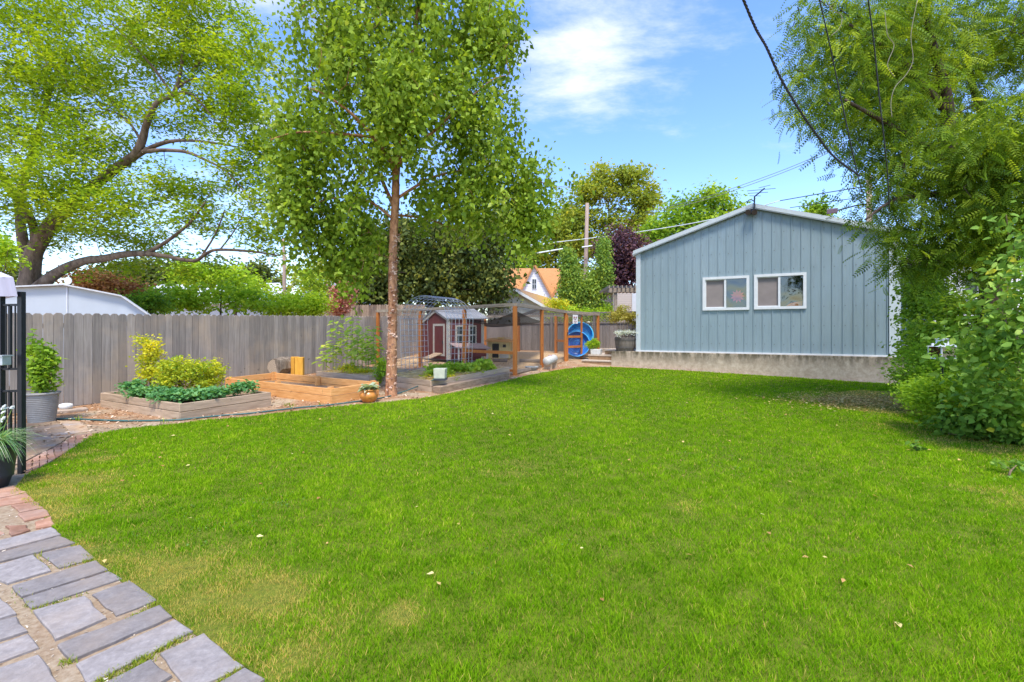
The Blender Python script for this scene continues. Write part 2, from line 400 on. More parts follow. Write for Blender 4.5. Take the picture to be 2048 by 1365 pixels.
# fallen leaves on the lawn
n = 420; X = rs.uniform(-9, 11, n); Y = rs.uniform(2, 14, n)**1; k = inpoly(X, Y, lawn_poly); X, Y = X[k], Y[k]
c0 = G(1740, 805); X = np.concatenate([X, rs.normal(c0.x, .85, 3600)]); Y = np.concatenate([Y, rs.normal(c0.y, .5, 3600)]); n = len(X)
a = rs.uniform(0, 6.28, n)
V, Fc, C = scatter(LEAF, LEAF_F, np.stack([X, Y, g(X, Y)+rs.uniform(.02, .05, n)], 1), np.stack([np.cos(a), np.sin(a), rs.normal(0, .15, n)], 1), np.stack([rs.normal(0, .3, n), rs.normal(0, .3, n), np.ones(n)], 1), rs.uniform(.025, .055, n), rs.rand(n, 3)*np.array([1,0,0]))
M_fallen = leafmat('dead_leaves', [(0, (.36,.17,.06)), (.5, (.66,.42,.15)), (1, (.78,.66,.28))], .2)
tag(np_obj('fallen_leaves', V, Fc, C, M_fallen), 'small dry leaves scattered over the lawn and the mulched patch', 'leaves', kind='stuff')
# clover and broad weeds in patches
n = 60000; X = rs.uniform(-6, 8, n); Y = rs.uniform(1.7, 9, n); k = inpoly(X, Y, lawn_poly) & (noise2(X, Y, 123, 2.6)+.35*noise2(X, Y, 124, 14) > .92) & (rs.rand(n) < .5); X, Y = X[k], Y[k]; n = len(X); a = rs.uniform(0, 6.28, n)
V, Fc, C = scatter(LEAF*np.array([1,1.5,1]), LEAF_F, np.stack([X, Y, g(X, Y)+rs.uniform(.015, .034, n)], 1), np.stack([np.cos(a), np.sin(a), rs.normal(0, .2, n)], 1), np.stack([rs.normal(0, .3, n), rs.normal(0, .3, n), np.ones(n)], 1), rs.uniform(.010, .020, n), rs.rand(n, 3)*np.array([1,0,0]))
tag(np_obj('clover', V, Fc, C, leafmat('clover_leaves', [(0, (.05,.13,.02)), (1, (.16,.29,.05))], .3)), 'small clover and broad leaved weeds mixed into the lawn', 'clover', kind='stuff')
# bark chips over the garden soil
n = 15000; X = rs.uniform(-10, 2.4, n); Y = rs.uniform(4.5, 17, n); k = ~inpoly(X, Y, lawn_poly) & (X > -9.3+.44*(Y-7)); X, Y = X[k], Y[k]; n = len(X)
a = rs.uniform(0, 6.28, n)
CHIP = np.array([(-.5,-.2,0), (.5,-.16,0), (.42,.2,0), (-.42,.17,0)])
V, Fc, C = scatter(CHIP, LEAF_F, np.stack([X, Y, g(X, Y)+rs.uniform(.008, .03, n)], 1), np.stack([np.cos(a), np.sin(a), rs.normal(0, .25, n)], 1), np.stack([rs.normal(0, .35, n), rs.normal(0, .35, n), np.ones(n)], 1), rs.uniform(.025, .07, n), rs.rand(n, 3)*np.array([1,0,0]))
M_chip = leafmat('bark_chips', [(0, (.16,.08,.04)), (.5, (.42,.26,.15)), (1, (.66,.50,.36))], 0, .9)
tag(np_obj('bark_chips', V, Fc, C, M_chip), 'reddish brown bark chips covering the soil around the raised beds', 'mulch', kind='stuff')

n = 9000; X = rs.uniform(-6.5, -.2, n); Y = rs.uniform(1.3, 5.2, n); pth = [tuple(G(x, y)[:2]) for x, y in [(0,990)]+LOW_PX[::-1]]+[(-.55,1.2),(-6.4,1.2),(-6.4,5)]
k = inpoly(X, Y, pth); X, Y = X[k], Y[k]; n = len(X); a = rs.uniform(0, 6.28, n)
V, Fc, C = scatter(CHIP, LEAF_F, np.stack([X, Y, g(X, Y)+rs.uniform(.005, .010, n)], 1), np.stack([np.cos(a), np.sin(a), rs.normal(0, .1, n)], 1), np.stack([rs.normal(0, .3, n), rs.normal(0, .3, n), np.ones(n)], 1), rs.uniform(.006, .02, n), rs.rand(n, 3)*np.array([1,0,0]))
M_grit = leafmat('joint_grit', [(0, (.22,.14,.08)), (.5, (.48,.38,.27)), (1, (.72,.66,.55))], 0, .9)
tag(np_obj('grit', V, Fc, C, M_grit), 'coarse pale grit lying in the joints between the pavers', 'grit', kind='stuff')
# ------------------------------------------------------------------ paving (structure)
def stone_mat(name, stops, sc=14, pat=None):
    m, nt, N, L, o = newmat(name); b = principled(N, L, o, .85, 0, .25)
    f = noise(N, L, sc, 9, .72); c = ramp(N, L, f, stops)
    f2 = noise(N, L, 2.1, 5, .6)
    if pat: c = mixc(N, L, ramp(N, L, f2, [(.45, (0,0,0)), (.7, (.7,.7,.7))]), c, pat)
    a = attr(N, L); mm = N.new('ShaderNodeMapRange'); mm.inputs['To Min'].default_value = .78; mm.inputs['To Max'].default_value = 1.22; L.new(a, mm.inputs['Value'])
    cb = N.new('ShaderNodeCombineColor')
    for i in range(3): L.new(mm.outputs[0], cb.inputs[i])
    L.new(mixc(N, L, 1.0, c, cb.outputs[0], 'MULTIPLY'), b.inputs['Base Color']); bump(N, L, b, f, .6, .01); return m
M_slate = stone_mat('blue_grey_paver', [(.3, (.17,.148,.135)), (.55, (.25,.222,.205)), (.8, (.36,.325,.295))], 22, (.32,.25,.19))
M_red = stone_mat('red_flagstone', [(.3, (.22,.105,.06)), (.55, (.36,.19,.12)), (.8, (.48,.31,.22))], 12, (.34,.26,.21))
M_tan = stone_mat('tan_flagstone', [(.3, (.26,.155,.08)), (.55, (.37,.25,.15)), (.8, (.46,.34,.23))], 9, (.27,.26,.26))
M_sand = stone_mat('mortar_joint', [(.3, (.22,.14,.075)), (.5, (.40,.30,.19)), (.8, (.58,.49,.36))], 26, (.30,.18,.10))
path_poly = [tuple(G(x, y)[:2]) for x, y in [(45,853),(130,846),(180,850),(240,861),(185,873),(150,893),(100,928),(50,953),(28,985)]+LOW_PX[::-1]]
path_poly = path_poly+[(-.55, 1.2), (-.7, .5), (-6.5, .5), (-8.2, 5.5), (-7.7, 6.6)]
sheet('path', path_poly, .004, M_sand, .5)
def z8(p): return (p[0]/3.37, 960+p[1]/3.37)
def z7(p): return (p[0]/5.055, 780+p[1]/5.055)
rr = random.Random(4)
def slabs(name, polys, mat, conv, h=.016, jig=.4):
    mb = MB()
    for poly in polys:
        pts = [G(*conv(p)) for p in poly]; cx = sum((p for p in pts), Vector())/len(pts)
        base = []
        n = len(pts)
        for i in range(n):                                     # rough, chipped edges
            a, b = pts[i], pts[(i+1) % n]; k = max(2, int((b-a).length/.07))
            for j in range(k):
                p = a.lerp(b, j/k)
                if j: p = p+Vector((rr.uniform(-1,1), rr.uniform(-1,1), 0))*.004*jig*3
                base.append(p)
        ins = [p+(cx-p).normalized()*.007 for p in base]; z0 = .004; hh = h+rr.uniform(-.003, .004); c = rr.uniform(0, 1)
        i0 = len(mb.v); n = len(base)
        for p in base: mb.v.append((p.x, p.y, p.z-.01))
        for p in base: mb.v.append((p.x, p.y, p.z+z0+hh-.005))
        for p in ins: mb.v.append((p.x, p.y, p.z+z0+hh))
        for r in (0, 1):
            for j in range(n):
                a = i0+r*n+j; b = i0+r*n+(j+1) % n; mb.f.append((a, b, b+n, a+n)); mb.c.append(c)
        mb.f.append(tuple(i0+2*n+j for j in range(n))); mb.c.append(c)
    import bmesh
    o = mb.build(name, mat); bm = bmesh.new(); bm.from_mesh(o.data); bmesh.ops.recalc_face_normals(bm, faces=bm.faces[:]); bm.to_mesh(o.data); bm.free()
    return tag(o, kind='structure')
slabs('paving', [
 [(-200,470),(0,425),(350,337),(410,383),(0,492),(-200,540)], [(-200,560),(0,510),(405,398),(508,440),(0,568),(-200,610)], [(270,512),(540,452),(640,540),(400,608)],
 [(-120,620),(0,590),(225,522),(342,628),(50,716),(-60,680)], [(82,737),(650,562),(730,622),(148,806)], [(155,820),(738,634),(822,680),(215,883)],
 [(-150,850),(-10,800),(108,922),(-100,985)], [(620,790),(872,694),(1055,825),(782,932)], [(225,905),(572,805),(716,950),(372,1098)],
 [(-150,1010),(112,945),(185,1040),(-120,1140)], [(387,1140),(1080,868),(1158,943),(482,1242)], [(512,1265),(1185,962),(1300,1038),(600,1400),(560,1340)],
 [(-150,1180),(193,1060),(262,1150),(-130,1300)], [(1078,1190),(1375,1053),(1642,1278),(1270,1440)], [(720,1395),(1018,1238),(1158,1345),(900,1500)],
 [(-100,1330),(260,1207),(385,1395),(0,1560)], [(1455,1410),(1650,1293),(1785,1370),(1600,1480)], [(-420,690),(-200,640),(-90,720),(-330,800)],
 [(-500,860),(-220,790),(-190,850),(-480,930)], [(620,1500),(700,1420),(860,1520),(740,1640)], [(420,1420),(560,1560),(380,1700),(240,1560)]], M_slate, z8)
slabs('flagstone_edging', [
 [(-200,105),(0,72),(95,50),(178,92),(0,130),(-200,160)], [(-200,170),(0,138),(180,100),(232,152),(60,176),(-180,215)], [(75,186),(240,160),(290,200),(130,232)], [(120,243),(292,208),(335,252),(165,292)],
 [(35,325),(180,318),(205,352),(80,390)], [(235,300),(345,262),(372,320),(240,342)], [(-180,340),(-20,330),(30,372),(-100,420),(-190,420)]], M_red, z8, jig=.8)
slabs('flagstone_patio', [
 [(250,350),(560,322),(635,378),(690,455),(255,490)], [(575,322),(800,330),(880,380),(900,430),(715,452),(650,375)], [(255,505),(715,470),(560,580),(255,735)],
 [(-200,480),(240,500),(235,740),(-200,900)], [(-260,350),(235,352),(240,488),(-260,470)]], M_tan, z7, jig=.8)
inner = [(255,748),(420,660),(580,585),(735,478),(1000,438)]; outer = [(252,855),(420,790),(600,690),(745,595),(930,478)]
br = []
def lerp2(P_, t):
    t = t*(len(P_)-1); i = min(int(t), len(P_)-2); u = t-i; return (P_[i][0]+(P_[i+1][0]-P_[i][0])*u, P_[i][1]+(P_[i+1][1]-P_[i][1])*u)
for k in range(9):
    a, b = k/9+.006, (k+1)/9-.006; br.append([lerp2(inner, a), lerp2(outer, a), lerp2(outer, b), lerp2(inner, b)])
slabs('brick_edging', br, M_red, z7, jig=.6)

# ------------------------------------------------------------------ picket fence on the left
def boards(mb, path, topf, wid, gap=.008, th=.018, dog=True, rng=random.Random(1), nrm=1, basef=None):
    """vertical boards along a ground path [(x,y)...]; topf(X,Y) gives the top height"""
    for (ax, ay), (bx, by) in zip(path, path[1:]):
        Ln = math.hypot(bx-ax, by-ay); n = max(1, round(Ln/(wid+gap))); ux, uy = (bx-ax)/Ln, (by-ay)/Ln; st = Ln/n
        for i in range(n):
            s0 = i*st+gap/2; s1 = (i+1)*st-gap/2; c = rng.uniform(.15, .85); dz = rng.uniform(-.008, .008); tl = rng.uniform(-.003, .003)
            X, Y = ax+ux*(s0+s1)/2, ay+uy*(s0+s1)/2; zt = topf(X, Y)+dz; zb = (basef(X, Y) if basef else float(g(X, Y)))+.01
            off = rng.uniform(0, .006)*nrm
            def q(s, z): return Vector((ax+ux*s-uy*off, ay+uy*s+ux*off, z))
            ch = .035 if dog else .002
            poly = [q(s0, zb), q(s1, zb), q(s1+tl, zt-ch), q(s1-ch+tl, zt), q(s0+ch+tl, zt), q(s0+tl, zt-ch)]
            mb.prism(poly, Vector((-uy, ux, 0))*th, c)
FA, FB = Vector((-8.66, 8.72, 0)), Vector((-6.1, 14.48, 0)); fd = (FB-FA).normalized(); fn = Vector((-fd.y, fd.x, 0))
def FP(s): p = FA+fd*s; return (p.x, p.y)
def ftop(X, Y): return 1.5+.316+.0225*(Y-8.72)
fs = thing('picket_fence', 'long weathered grey dog-eared board fence behind the raised beds', 'fence', GG(*FP(0)))
mb = MB(); boards(mb, [FP(-3.2), FP(14.55)], ftop, .14); mb.build('fence_boards', M_grayfence, fs)
for zc in (.35, 1.45):
    mb = MB(); a = FP(-3.2); b = FP(14.5); mb.beam(Vector((*a, g(*a)+zc))+fn*.045, Vector((*b, g(*b)+zc+.15))+fn*.045, .04, .09); mb.build('rail', M_grayfence, fs)
for k in range(7):
    s = -3+k*2.44; p = FP(s); mb = MB(); mb.box((p[0]+fn.x*.11, p[1]+fn.y*.11, g(*p)+.85), (.09,.09,1.7), math.atan2(fd.y, fd.x)); mb.build('fence_post', M_grayfence, fs)
# ------------------------------------------------------------------ rear fence with lattice
BA = Vector((*FP(14.6), 0)); BB = Vector((6.4, 17.55, 0)); bd = (BB-BA).normalized()
def BPt(t): p = BA.lerp(BB, t); return (p.x, p.y)
rf = thing('lattice_fence', 'grey brown board fence with a strip of diagonal lattice along its top behind the run', 'fence', GG(*BPt(.5)))
def btop(X, Y): return 1.76+.02*(X+2.8)/8
mb = MB(); boards(mb, [BPt(0), BPt(1)], btop, .14, dog=False, rng=random.Random(3)); mb.build('fence_boards', M_dimfence, rf)
bn = Vector((-bd.y, bd.x, 0))
mb = MB()
Lb = (BB-BA).length; zl0, zl1 = 1.80, 2.20; h = zl1-zl0
s = 3.2
while s < Lb:
    for sg in (1, -1):
        a = BA+bd*(s if sg > 0 else s+h); b = BA+bd*(s+h if sg > 0 else s)
        mb.beam(Vector((a.x, a.y, zl0))-bn*(.01 if sg > 0 else -.002), Vector((b.x, b.y, zl1))-bn*(.01 if sg > 0 else -.002), .008, .035, up=bn)
    s += .125
mb.build('lattice', M_beam, rf)
for z, hh in ((1.785, .05), (2.215, .05)):
    mb = MB(); a = BA+bd*3.1; mb.beam((a.x, a.y, z), (BB.x, BB.y, z), .06, hh); mb.build('rail', M_dimfence, rf)
for s in (3.2, 5.0, 6.9, 8.4):
    p = BA+bd*s; mb = MB(); mb.box((p.x-bn.x*.05, p.y-bn.y*.05, 1.2), (.10,.10,2.1), math.atan2(bd.y, bd.x)); mb.build('fence_post', M_dimfence, rf)
# second fence further back
a, b = P(640, 640, 23), P(850, 640, 22)
df = thing('brown_fence', 'brown picket fence standing behind the grey fence under the pink bush', 'fence', GG(a.x, a.y))
mb = MB(); boards(mb, [(a.x, a.y), (b.x, b.y)], lambda X, Y: 1.5+50/F*22.5, .12, rng=random.Random(5)); mb.build('fence_boards', M_brownfence, df)

# ------------------------------------------------------------------ blue metal garage
UN = .0175; Y0 = UN*F; S0 = P(1275, YH, Y0); S0.z = 0; Y1 = Y0/1.26; S1 = P(1796, YH, Y1); S1.z = 0
W = (S1-S0).length; su = (S1-S0)/W; sn = Vector((su.y, -su.x, 0))                      # sn points to the camera side
def SH(s, z, d=0): p = S0+su*s+sn*d; return Vector((p.x, p.y, z))
def fac(x, y):
    """photo pixel on the facade plane -> (s, z)"""
    dr = Vector(((x-1024)/F, 1, 0)); t = (S0.dot(sn))/(dr.dot(sn)); p = dr*t; return ((p-S0).dot(su), CZ+(YH-y)/F*t)
ZB = .775; EAVE = CZ+157/F*Y0-.05; PK = W/2; ZP = fac(1505, 409)[1]
def zroof(s): return EAVE+(ZP-.10-EAVE)*(1-abs(s-PK)/PK)
gar = thing('metal_garage', 'blue grey ribbed metal garage with white trim and two sliding windows', 'garage', SH(PK, .2, -3))
m, nt, N, L, o = newmat('blue_painted_steel'); b = principled(N, L, o, .42, .15, .45)
c = ramp(N, L, noise(N, L, 1.1, 6, .6, (1,1,.4)), [(.3, (.205,.268,.288)), (.7, (.25,.318,.338))])
c = mixc(N, L, ramp(N, L, noise(N, L, 40, 3, .7), [(.70, (0,0,0)), (.76, (.5,.5,.5))]), c, (.13,.17,.20))
c = mixc(N, L, ramp(N, L, noise(N, L, 2.5, 7, .7, (5,5,.35)), [(.52, (0,0,0)), (.72, (.38,.38,.38))]), c, (.16,.18,.18))
L.new(c, b.inputs['Base Color']); L.new(ramp(N, L, noise(N, L, 6, 5, .6), [(.3, (.3,.3,.3)), (.7, (.55,.55,.55))]), b.inputs['Roughness'])
M_steel = m
wins = []
for (x0, y0, x1, y1) in ((1405.4, 556.2, 1498.7, 620.0), (1508, 550.2, 1612.6, 617.6)):
    s0, za = fac(x0, y0); s1, zb = fac(x1, y1); wins.append((s0+.02, s1-.02, fac(x1, y1)[1]+.02, (fac(x1, (551.1 if x1 < 1500 else 545.4))[1]+za)/2-.02))
pitch = W/28; prof = []
for i in range(28):
    b0 = i*pitch
    prof += [(b0, 0), (b0+.010, .024), (b0+.028, .024), (b0+.038, 0), (b0+.105, 0), (b0+.112, .003), (b0+.119, 0), (b0+.175, 0), (b0+.182, .003), (b0+.189, 0)]
prof.append((W, 0))
def dprof(s):
    for (a, da), (b, db) in zip(prof, prof[1:]):
        if a <= s <= b: return da+(db-da)*(s-a)/(b-a+1e-9)
    return 0
cuts = sorted(set([p[0] for p in prof]+[x for w_ in wins for x in w_[:2]]+[PK]))
mb = MB()
for a, b in zip(cuts, cuts[1:]):
    if b-a < 1e-5: continue
    da, db = dprof(a), dprof(b); mid = (a+b)/2; segs = [(None, None)]
    for (w0, w1, wz0, wz1) in wins:
        if w0 <= mid <= w1: segs = [(None, wz0), (wz1, None)]
    for lo, hi in segs:
        l0 = l1 = ZB if lo is None else lo; h0 = zroof(a) if hi is None else hi; h1 = zroof(b) if hi is None else hi
        mb.face([SH(a, l0, da), SH(b, l1, db), SH(b, h1, db), SH(a, h0, da)])
DEP = 9.0
sm = MB()
for z_ in (1.05, 1.62, 2.2, 2.78, 3.36, 3.94, 4.5, 5.0):
    for i in range(28):
        s_ = i*pitch+.075
        if z_ < zroof(s_)-.15 and not any(w_[0]-.05 < s_ < w_[1]+.05 and w_[2]-.05 < z_ < w_[3]+.05 for w_ in wins): sm.box(SH(s_, z_+rr.uniform(-.01,.01), .005), (.018, .010, .018), math.atan2(su.y, su.x))
M_screw = plain('rusty_screw', (.13,.11,.10), .6)
wl = mb
for s, sg in ((0, -1), (W, 1)):                                                       # side walls
    mb.face([SH(s, ZB, 0), SH(s, ZB, -DEP), SH(s, EAVE, -DEP), SH(s, EAVE, 0)])
mb.face([SH(0, ZB, -DEP), SH(W, ZB, -DEP), SH(W, EAVE, -DEP), SH(PK, zroof(PK), -DEP), SH(0, EAVE, -DEP)])
mb.build('wall', M_steel, gar); sm.build('screws', M_screw, gar)['kind'] = 'stuff'
mb = MB()
rt = .06
for sg in (-1, 1):
    e = -.10 if sg < 0 else W+.10; ze = zroof(0)-.02+.01; zp = zroof(PK)+.01
    mb.hexa([SH(e, ze, .10), SH(PK, zp, .10), SH(PK, zp, -DEP-.1), SH(e, ze, -DEP-.1), SH(e, ze+rt, .10), SH(PK, zp+rt, .10), SH(PK, zp+rt, -DEP-.1), SH(e, ze+rt, -DEP-.1)])
mb.build('roof', M_fascia, gar)
for sg in (-1, 1):
    mb = MB(); e = -.12 if sg < 0 else W+.12
    a = SH(e, EAVE-.075, .115); b = SH(PK+sg*.001, zroof(PK)-.03, .115)
    mb.prism([a, b, b+Vector((0,0,.13)), a+Vector((0,0,.13))], sn*.03); mb.build('rake_trim', M_fascia, gar)
    mb = MB(); mb.prism([a-Vector((0,0,.03)), b-Vector((0,0,.03)), b-Vector((0,0,.004)), a-Vector((0,0,.004))], sn*.012-su*0); mb.build('rake_flashing', M_white, gar)
for s0, s1 in ((-.04, .11), (W-.20, W+.05)):
    mb = MB(); mb.hexa([SH(s0, ZB, .045), SH(s1, ZB, .045), SH(s1, ZB, -.1), SH(s0, ZB, -.1), SH(s0, zroof(0)-.04, .045), SH(s1, zroof(0)-.04, .045), SH(s1, zroof(0)-.04, -.1), SH(s0, zroof(0)-.04, -.1)]); mb.build('corner_trim', M_fascia, gar)
mb = MB(); mb.hexa([SH(-.05, ZB-.03, .07), SH(W+.05, ZB-.03, .07), SH(W+.05, ZB-.03, -.02), SH(-.05, ZB-.03, -.02), SH(-.05, ZB+.012, .07), SH(W+.05, ZB+.012, .07), SH(W+.05, ZB+.012, -.02), SH(-.05, ZB+.012, -.02)]); mb.build('sill_flashing', M_white, gar)
mb = MB(); mb.hexa([SH(-.16, EAVE-.10, .0), SH(-.05, EAVE-.10, .0), SH(-.05, EAVE-.10, -DEP), SH(-.16, EAVE-.10, -DEP), SH(-.18, EAVE+.0, .0), SH(-.05, EAVE+.0, .0), SH(-.05, EAVE+.0, -DEP), SH(-.18, EAVE+.0, -DEP)]); mb.build('gutter', M_fascia, gar)
# glass: mirrors the yard, lets the dark room through
m, nt, N, L, o = newmat('window_glass'); gl = N.new('ShaderNodeBsdfGlossy'); gl.inputs['Roughness'].default_value = .015; gl.inputs['Color'].default_value = (.9,.93,.95,1)
tr = N.new('ShaderNodeBsdfTransparent'); tr.inputs['Color'].default_value = (.5,.54,.56,1); ms = N.new('ShaderNodeMixShader')
t = N.new('ShaderNodeTexCoord'); wv = N.new('ShaderNodeTexNoise'); wv.inputs['Scale'].default_value = 2.4; wv.inputs['Detail'].default_value = 1; L.new(t.outputs['Object'], wv.inputs['Vector'])
bp = N.new('ShaderNodeBump'); bp.inputs['Strength'].default_value = .25; bp.inputs['Distance'].default_value = .05; L.new(wv.outputs['Fac'], bp.inputs['Height']); L.new(bp.outputs[0], gl.inputs['Normal'])
ms.inputs[0].default_value = .10; L.new(tr.outputs[0], ms.inputs[1]); L.new(gl.outputs[0], ms.inputs[2]); L.new(ms.outputs[0], o.inputs[0]); M_glass = m
M_screen = plain('brown_window_screen', (.22,.185,.17), .8, var=.1, scale=3)
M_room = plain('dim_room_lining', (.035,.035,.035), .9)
def rect(mb, s0, s1, z0, z1, d0, d1): mb.hexa([SH(s0, z0, d1), SH(s1, z0, d1), SH(s1, z0, d0), SH(s0, z0, d0), SH(s0, z1, d1), SH(s1, z1, d1), SH(s1, z1, d0), SH(s0, z1, d0)])
for (s0, s1, z0, z1) in wins:
    fr = MB(); t = .06
    rect(fr, s0-.02, s1+.02, z0-.02, z0+t, -.05, .055); rect(fr, s0-.02, s1+.02, z1-t, z1+.02, -.05, .055); rect(fr, s0-.02, s0+t, z0+t, z1-t, -.05, .055); rect(fr, s1-t, s1+.02, z0+t, z1-t, -.05, .055)
    mid = (s0+s1)/2-.01; rect(fr, mid-.03, mid+.03, z0+t, z1-t, -.045, .04)
    wo = fr.build('window', M_white, gar)
    sa = MB(); q = .028
    rect(sa, s0+t, mid-.03, z0+t, z0+t+q, -.03, .02); rect(sa, s0+t, mid-.03, z1-t-q, z1-t, -.03, .02); rect(sa, s0+t, s0+t+q, z0+t+q, z1-t-q, -.03, .02)
    sa.build('sash', M_white, wo)
    sc = MB(); rect(sc, s0+t+q, mid-.03, z0+t+q, z1-t-q, -.022, -.017); sc.build('insect_screen', M_screen, wo)
    gp = MB(); gp.face([SH(mid+.03, z0+t, -.02), SH(s1-t, z0+t, -.02), SH(s1-t, z1-t, -.02), SH(mid+.03, z1-t, -.02)]); gp.build('pane', M_glass, wo)
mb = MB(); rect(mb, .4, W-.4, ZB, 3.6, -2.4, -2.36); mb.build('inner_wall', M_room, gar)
# things seen in the windows
w0 = wins[0]; cs = (w0[0]+w0[1])/2+.03; wc = (cs+w0[1]-.06)/2; zc = w0[2]+.42
mb = MB()
for k in range(11):
    a = k*2*math.pi/11; c0 = SH(wc+.03+math.cos(a)*.10, zc+math.sin(a)*.10, -.07); t = math.cos(a)*su+Vector((0,0,math.sin(a))); q = (-math.sin(a))*su+Vector((0,0,math.cos(a)))
    mb.prism([c0-t*.11, c0+q*.05, c0+t*.11, c0-q*.05], sn*.012)
mb.prism([SH(wc+.03+math.cos(i*.6283)*.06, zc+math.sin(i*.6283)*.06, -.056) for i in range(10)], sn*.012)
solo(mb, 'flower_ornament', plain('pink_petals', (.85,.08,.18), .5), 'pink flower ornament behind the glass of the smaller garage window', 'ornament', SH(wc, zc, -.07))
w1 = wins[1]; z_ = w1[2]+.06
mb = MB(); mb.prism([SH(w1[1]-.50, z_, -.12), SH(w1[1]-.07, z_, -.12), SH(w1[1]-.07, z_+.15, -.12), SH(w1[1]-.38, z_+.10, -.12)], -sn*.25)
solo(mb, 'storage_box', plain('orange_plastic', (.85,.24,.03), .5), 'bright orange box behind the lower right corner of the larger garage window', 'box', SH(w1[1]-.2, z_, -.2), bevel=.01)
# foundation
m, nt, N, L, o = newmat('stained_concrete'); b = principled(N, L, o, .92, 0, .2)
c = ramp(N, L, noise(N, L, 9, 9, .7), [(.3, (.33,.25,.17)), (.6, (.50,.405,.30)), (.8, (.60,.50,.38))])
st = ramp(N, L, noise(N, L, 2.2, 8, .72, (2.2,2.2,.6)), [(.38, (0,0,0)), (.56, (.95,.95,.95))])
tcc = N.new('ShaderNodeTexCoord'); sz = N.new('ShaderNodeSeparateXYZ'); L.new(tcc.outputs['Object'], sz.inputs[0])
mz = N.new('ShaderNodeMapRange'); mz.inputs['From Min'].default_value = -.38; mz.inputs['From Max'].default_value = -.02; L.new(sz.outputs['Z'], mz.inputs['Value'])
mu = N.new('ShaderNodeMath'); mu.operation = 'MULTIPLY'; L.new(st, mu.inputs[0]); L.new(mz.outputs[0], mu.inputs[1])
c = mixc(N, L, mu.outputs[0], c, (.085,.07,.04)); L.new(c, b.inputs['Base Color']); bump(N, L, b, noise(N, L, 20, 9, .7), .6, .015); M_conc = m
mb = MB(); zt = ZB-.03
rect(mb, -.86, W+.35, -.5, zt, -.6, .26); rect(mb, .0, W, -.5, zt-.004, -DEP, -.601)
solo(mb, 'foundation_wall', M_conc, 'stained concrete foundation wall under the blue garage', 'foundation', SH(PK, ZB-.03, .2), bevel=.012)
# steps
m2 = wood('brown_step_face', (.20,.11,.055), (.42,.27,.15), stretch=(3,3,3))
sts = thing('garden_steps', 'three low concrete steps with brown faces left of the garage foundation', 'steps', SH(-1.4, .2, 0))
e0 = -.862
for k, (sl, d, zt_) in enumerate(((-1.95, .25, .40), (-1.80, -.08, .585), (-1.28, -.40, .765))):
    mb = MB(); rect(mb, sl, e0, -.2, zt_-.05, -1.4-.2*k, d-.02); mb.build('riser', m2, sts)
    mb = MB(); rect(mb, sl-.02, e0, zt_-.05, zt_, -1.4-.2*k-.002, d); mb.build('tread', plain('step_tread_concrete', (.46,.38,.30), .9, var=.2, scale=14), sts, bevel=.008)
mb = MB(); rect(mb, -2.2, e0, .2, .74, -4.6, -1.85); rect(mb, -.86, -.07, .2, .742, -4.6, -.605); tag(mb.build('terrace', plain('terrace_concrete', (.40,.33,.26), .9, var=.2)), kind='structure')
# ------------------------------------------------------------------ antenna, lamp on the gable
def at_fac(x, y, d=0): s, z = fac(x, y); return SH(s, z, d)
an = thing('tv_antenna', 'dark television antenna with thin rods on the garage ridge', 'antenna', at_fac(1508, 410, .2))
mb = MB(); p = at_fac(1508, 432, .2); q = at_fac(1509, 397, .2); mb.tube([p, q], .022, 8); mb.build('mast', M_black, an)
mb = MB(); a = q; b = at_fac(1528, 386, .5); mb.tube([a, b], .02, 6); mb.build('boom', M_black, an)
for k in range(4):
    t = k/3; c = Vector(a).lerp(Vector(b), t*.95+.05); l = .16+.12*(k % 3); mb = MB(); mb.tube([c-Vector((l, -.15*l, -.02)), c+Vector((l, -.15*l, .03*k))], .008, 5); mb.build('rod', M_black, an)
mb = MB(); c = at_fac(1500, 397, .1); mb.tube([at_fac(1494, 411, .2), at_fac(1497, 405, .25), at_fac(1503, 404, .25), at_fac(1509, 407, .2)], .015, 6); mb.build('brace', M_black, an)
fl = thing('flood_lamp', 'double flood lamp mounted under the garage gable peak', 'lamp', at_fac(1503, 425, .1))
mb = MB(); mb.tube([at_fac(1503, 424, .03), at_fac(1503, 424, .12)], .09, 12); mb.build('base_plate', M_black, fl)
for dx in (-7, 6):
    mb = MB(); mb.tube([at_fac(1503+dx*.6, 424, .10), at_fac(1503+dx, 429, .26)], [.035, .085], 12); mb.build('lamp_head', plain('dark_brown_metal', (.09,.06,.05), .5), fl)

# ------------------------------------------------------------------ chicken run
P1 = G(1030, 751); P2 = GY(1083.5, 15.3); P3 = GY(1131, 16.9); P4 = GY(1196, 18.2)
L1 = GY(929, 14.75); L2 = GY(841, 15.75); L3 = GY(756, 16.8)
Rr = [GY(1112, 18.9), GY(1037, 19.4), GY(970, 19.8)]
ZT = {id(P1): 2.235, id(P2): 2.22, id(P3): 2.165, id(P4): 2.12, id(L1): 2.225, id(L2): 2.20, id(L3): 2.19}
run = thing('chicken_run', 'large chicken run of orange stained posts with weathered beams and dark wire mesh', 'chicken run', GG(.5, 15))
def post(p, zt, wd=.10, name='post', mat=M_orange, d=None):
    mb = MB(); mb.box((p.x, p.y, (p.z-.05+zt)/2), (wd, wd, zt-p.z+.05), math.atan2(1.8, 1.06), rr.uniform(.3, .7)); return mb.build(name, mat, run, bevel=.004)
for p in (P1, P2, P3, P4, L1, L2, L3): post(p, ZT[id(p)]-.05)
for p in Rr: post(p, 2.06)
def top(p): return Vector((p.x, p.y, ZT.get(id(p), 2.08)))
for a, b in ((P1, P2), (P2, P3), (P3, P4), (P1, L1), (L1, L2), (L2, L3)):
    mb = MB(); mb.beam(top(a), top(b)+(top(b)-top(a)).normalized()*.04, .105, .10, rr.uniform(.4, .7)); mb.build('top_beam', M_beam, run)
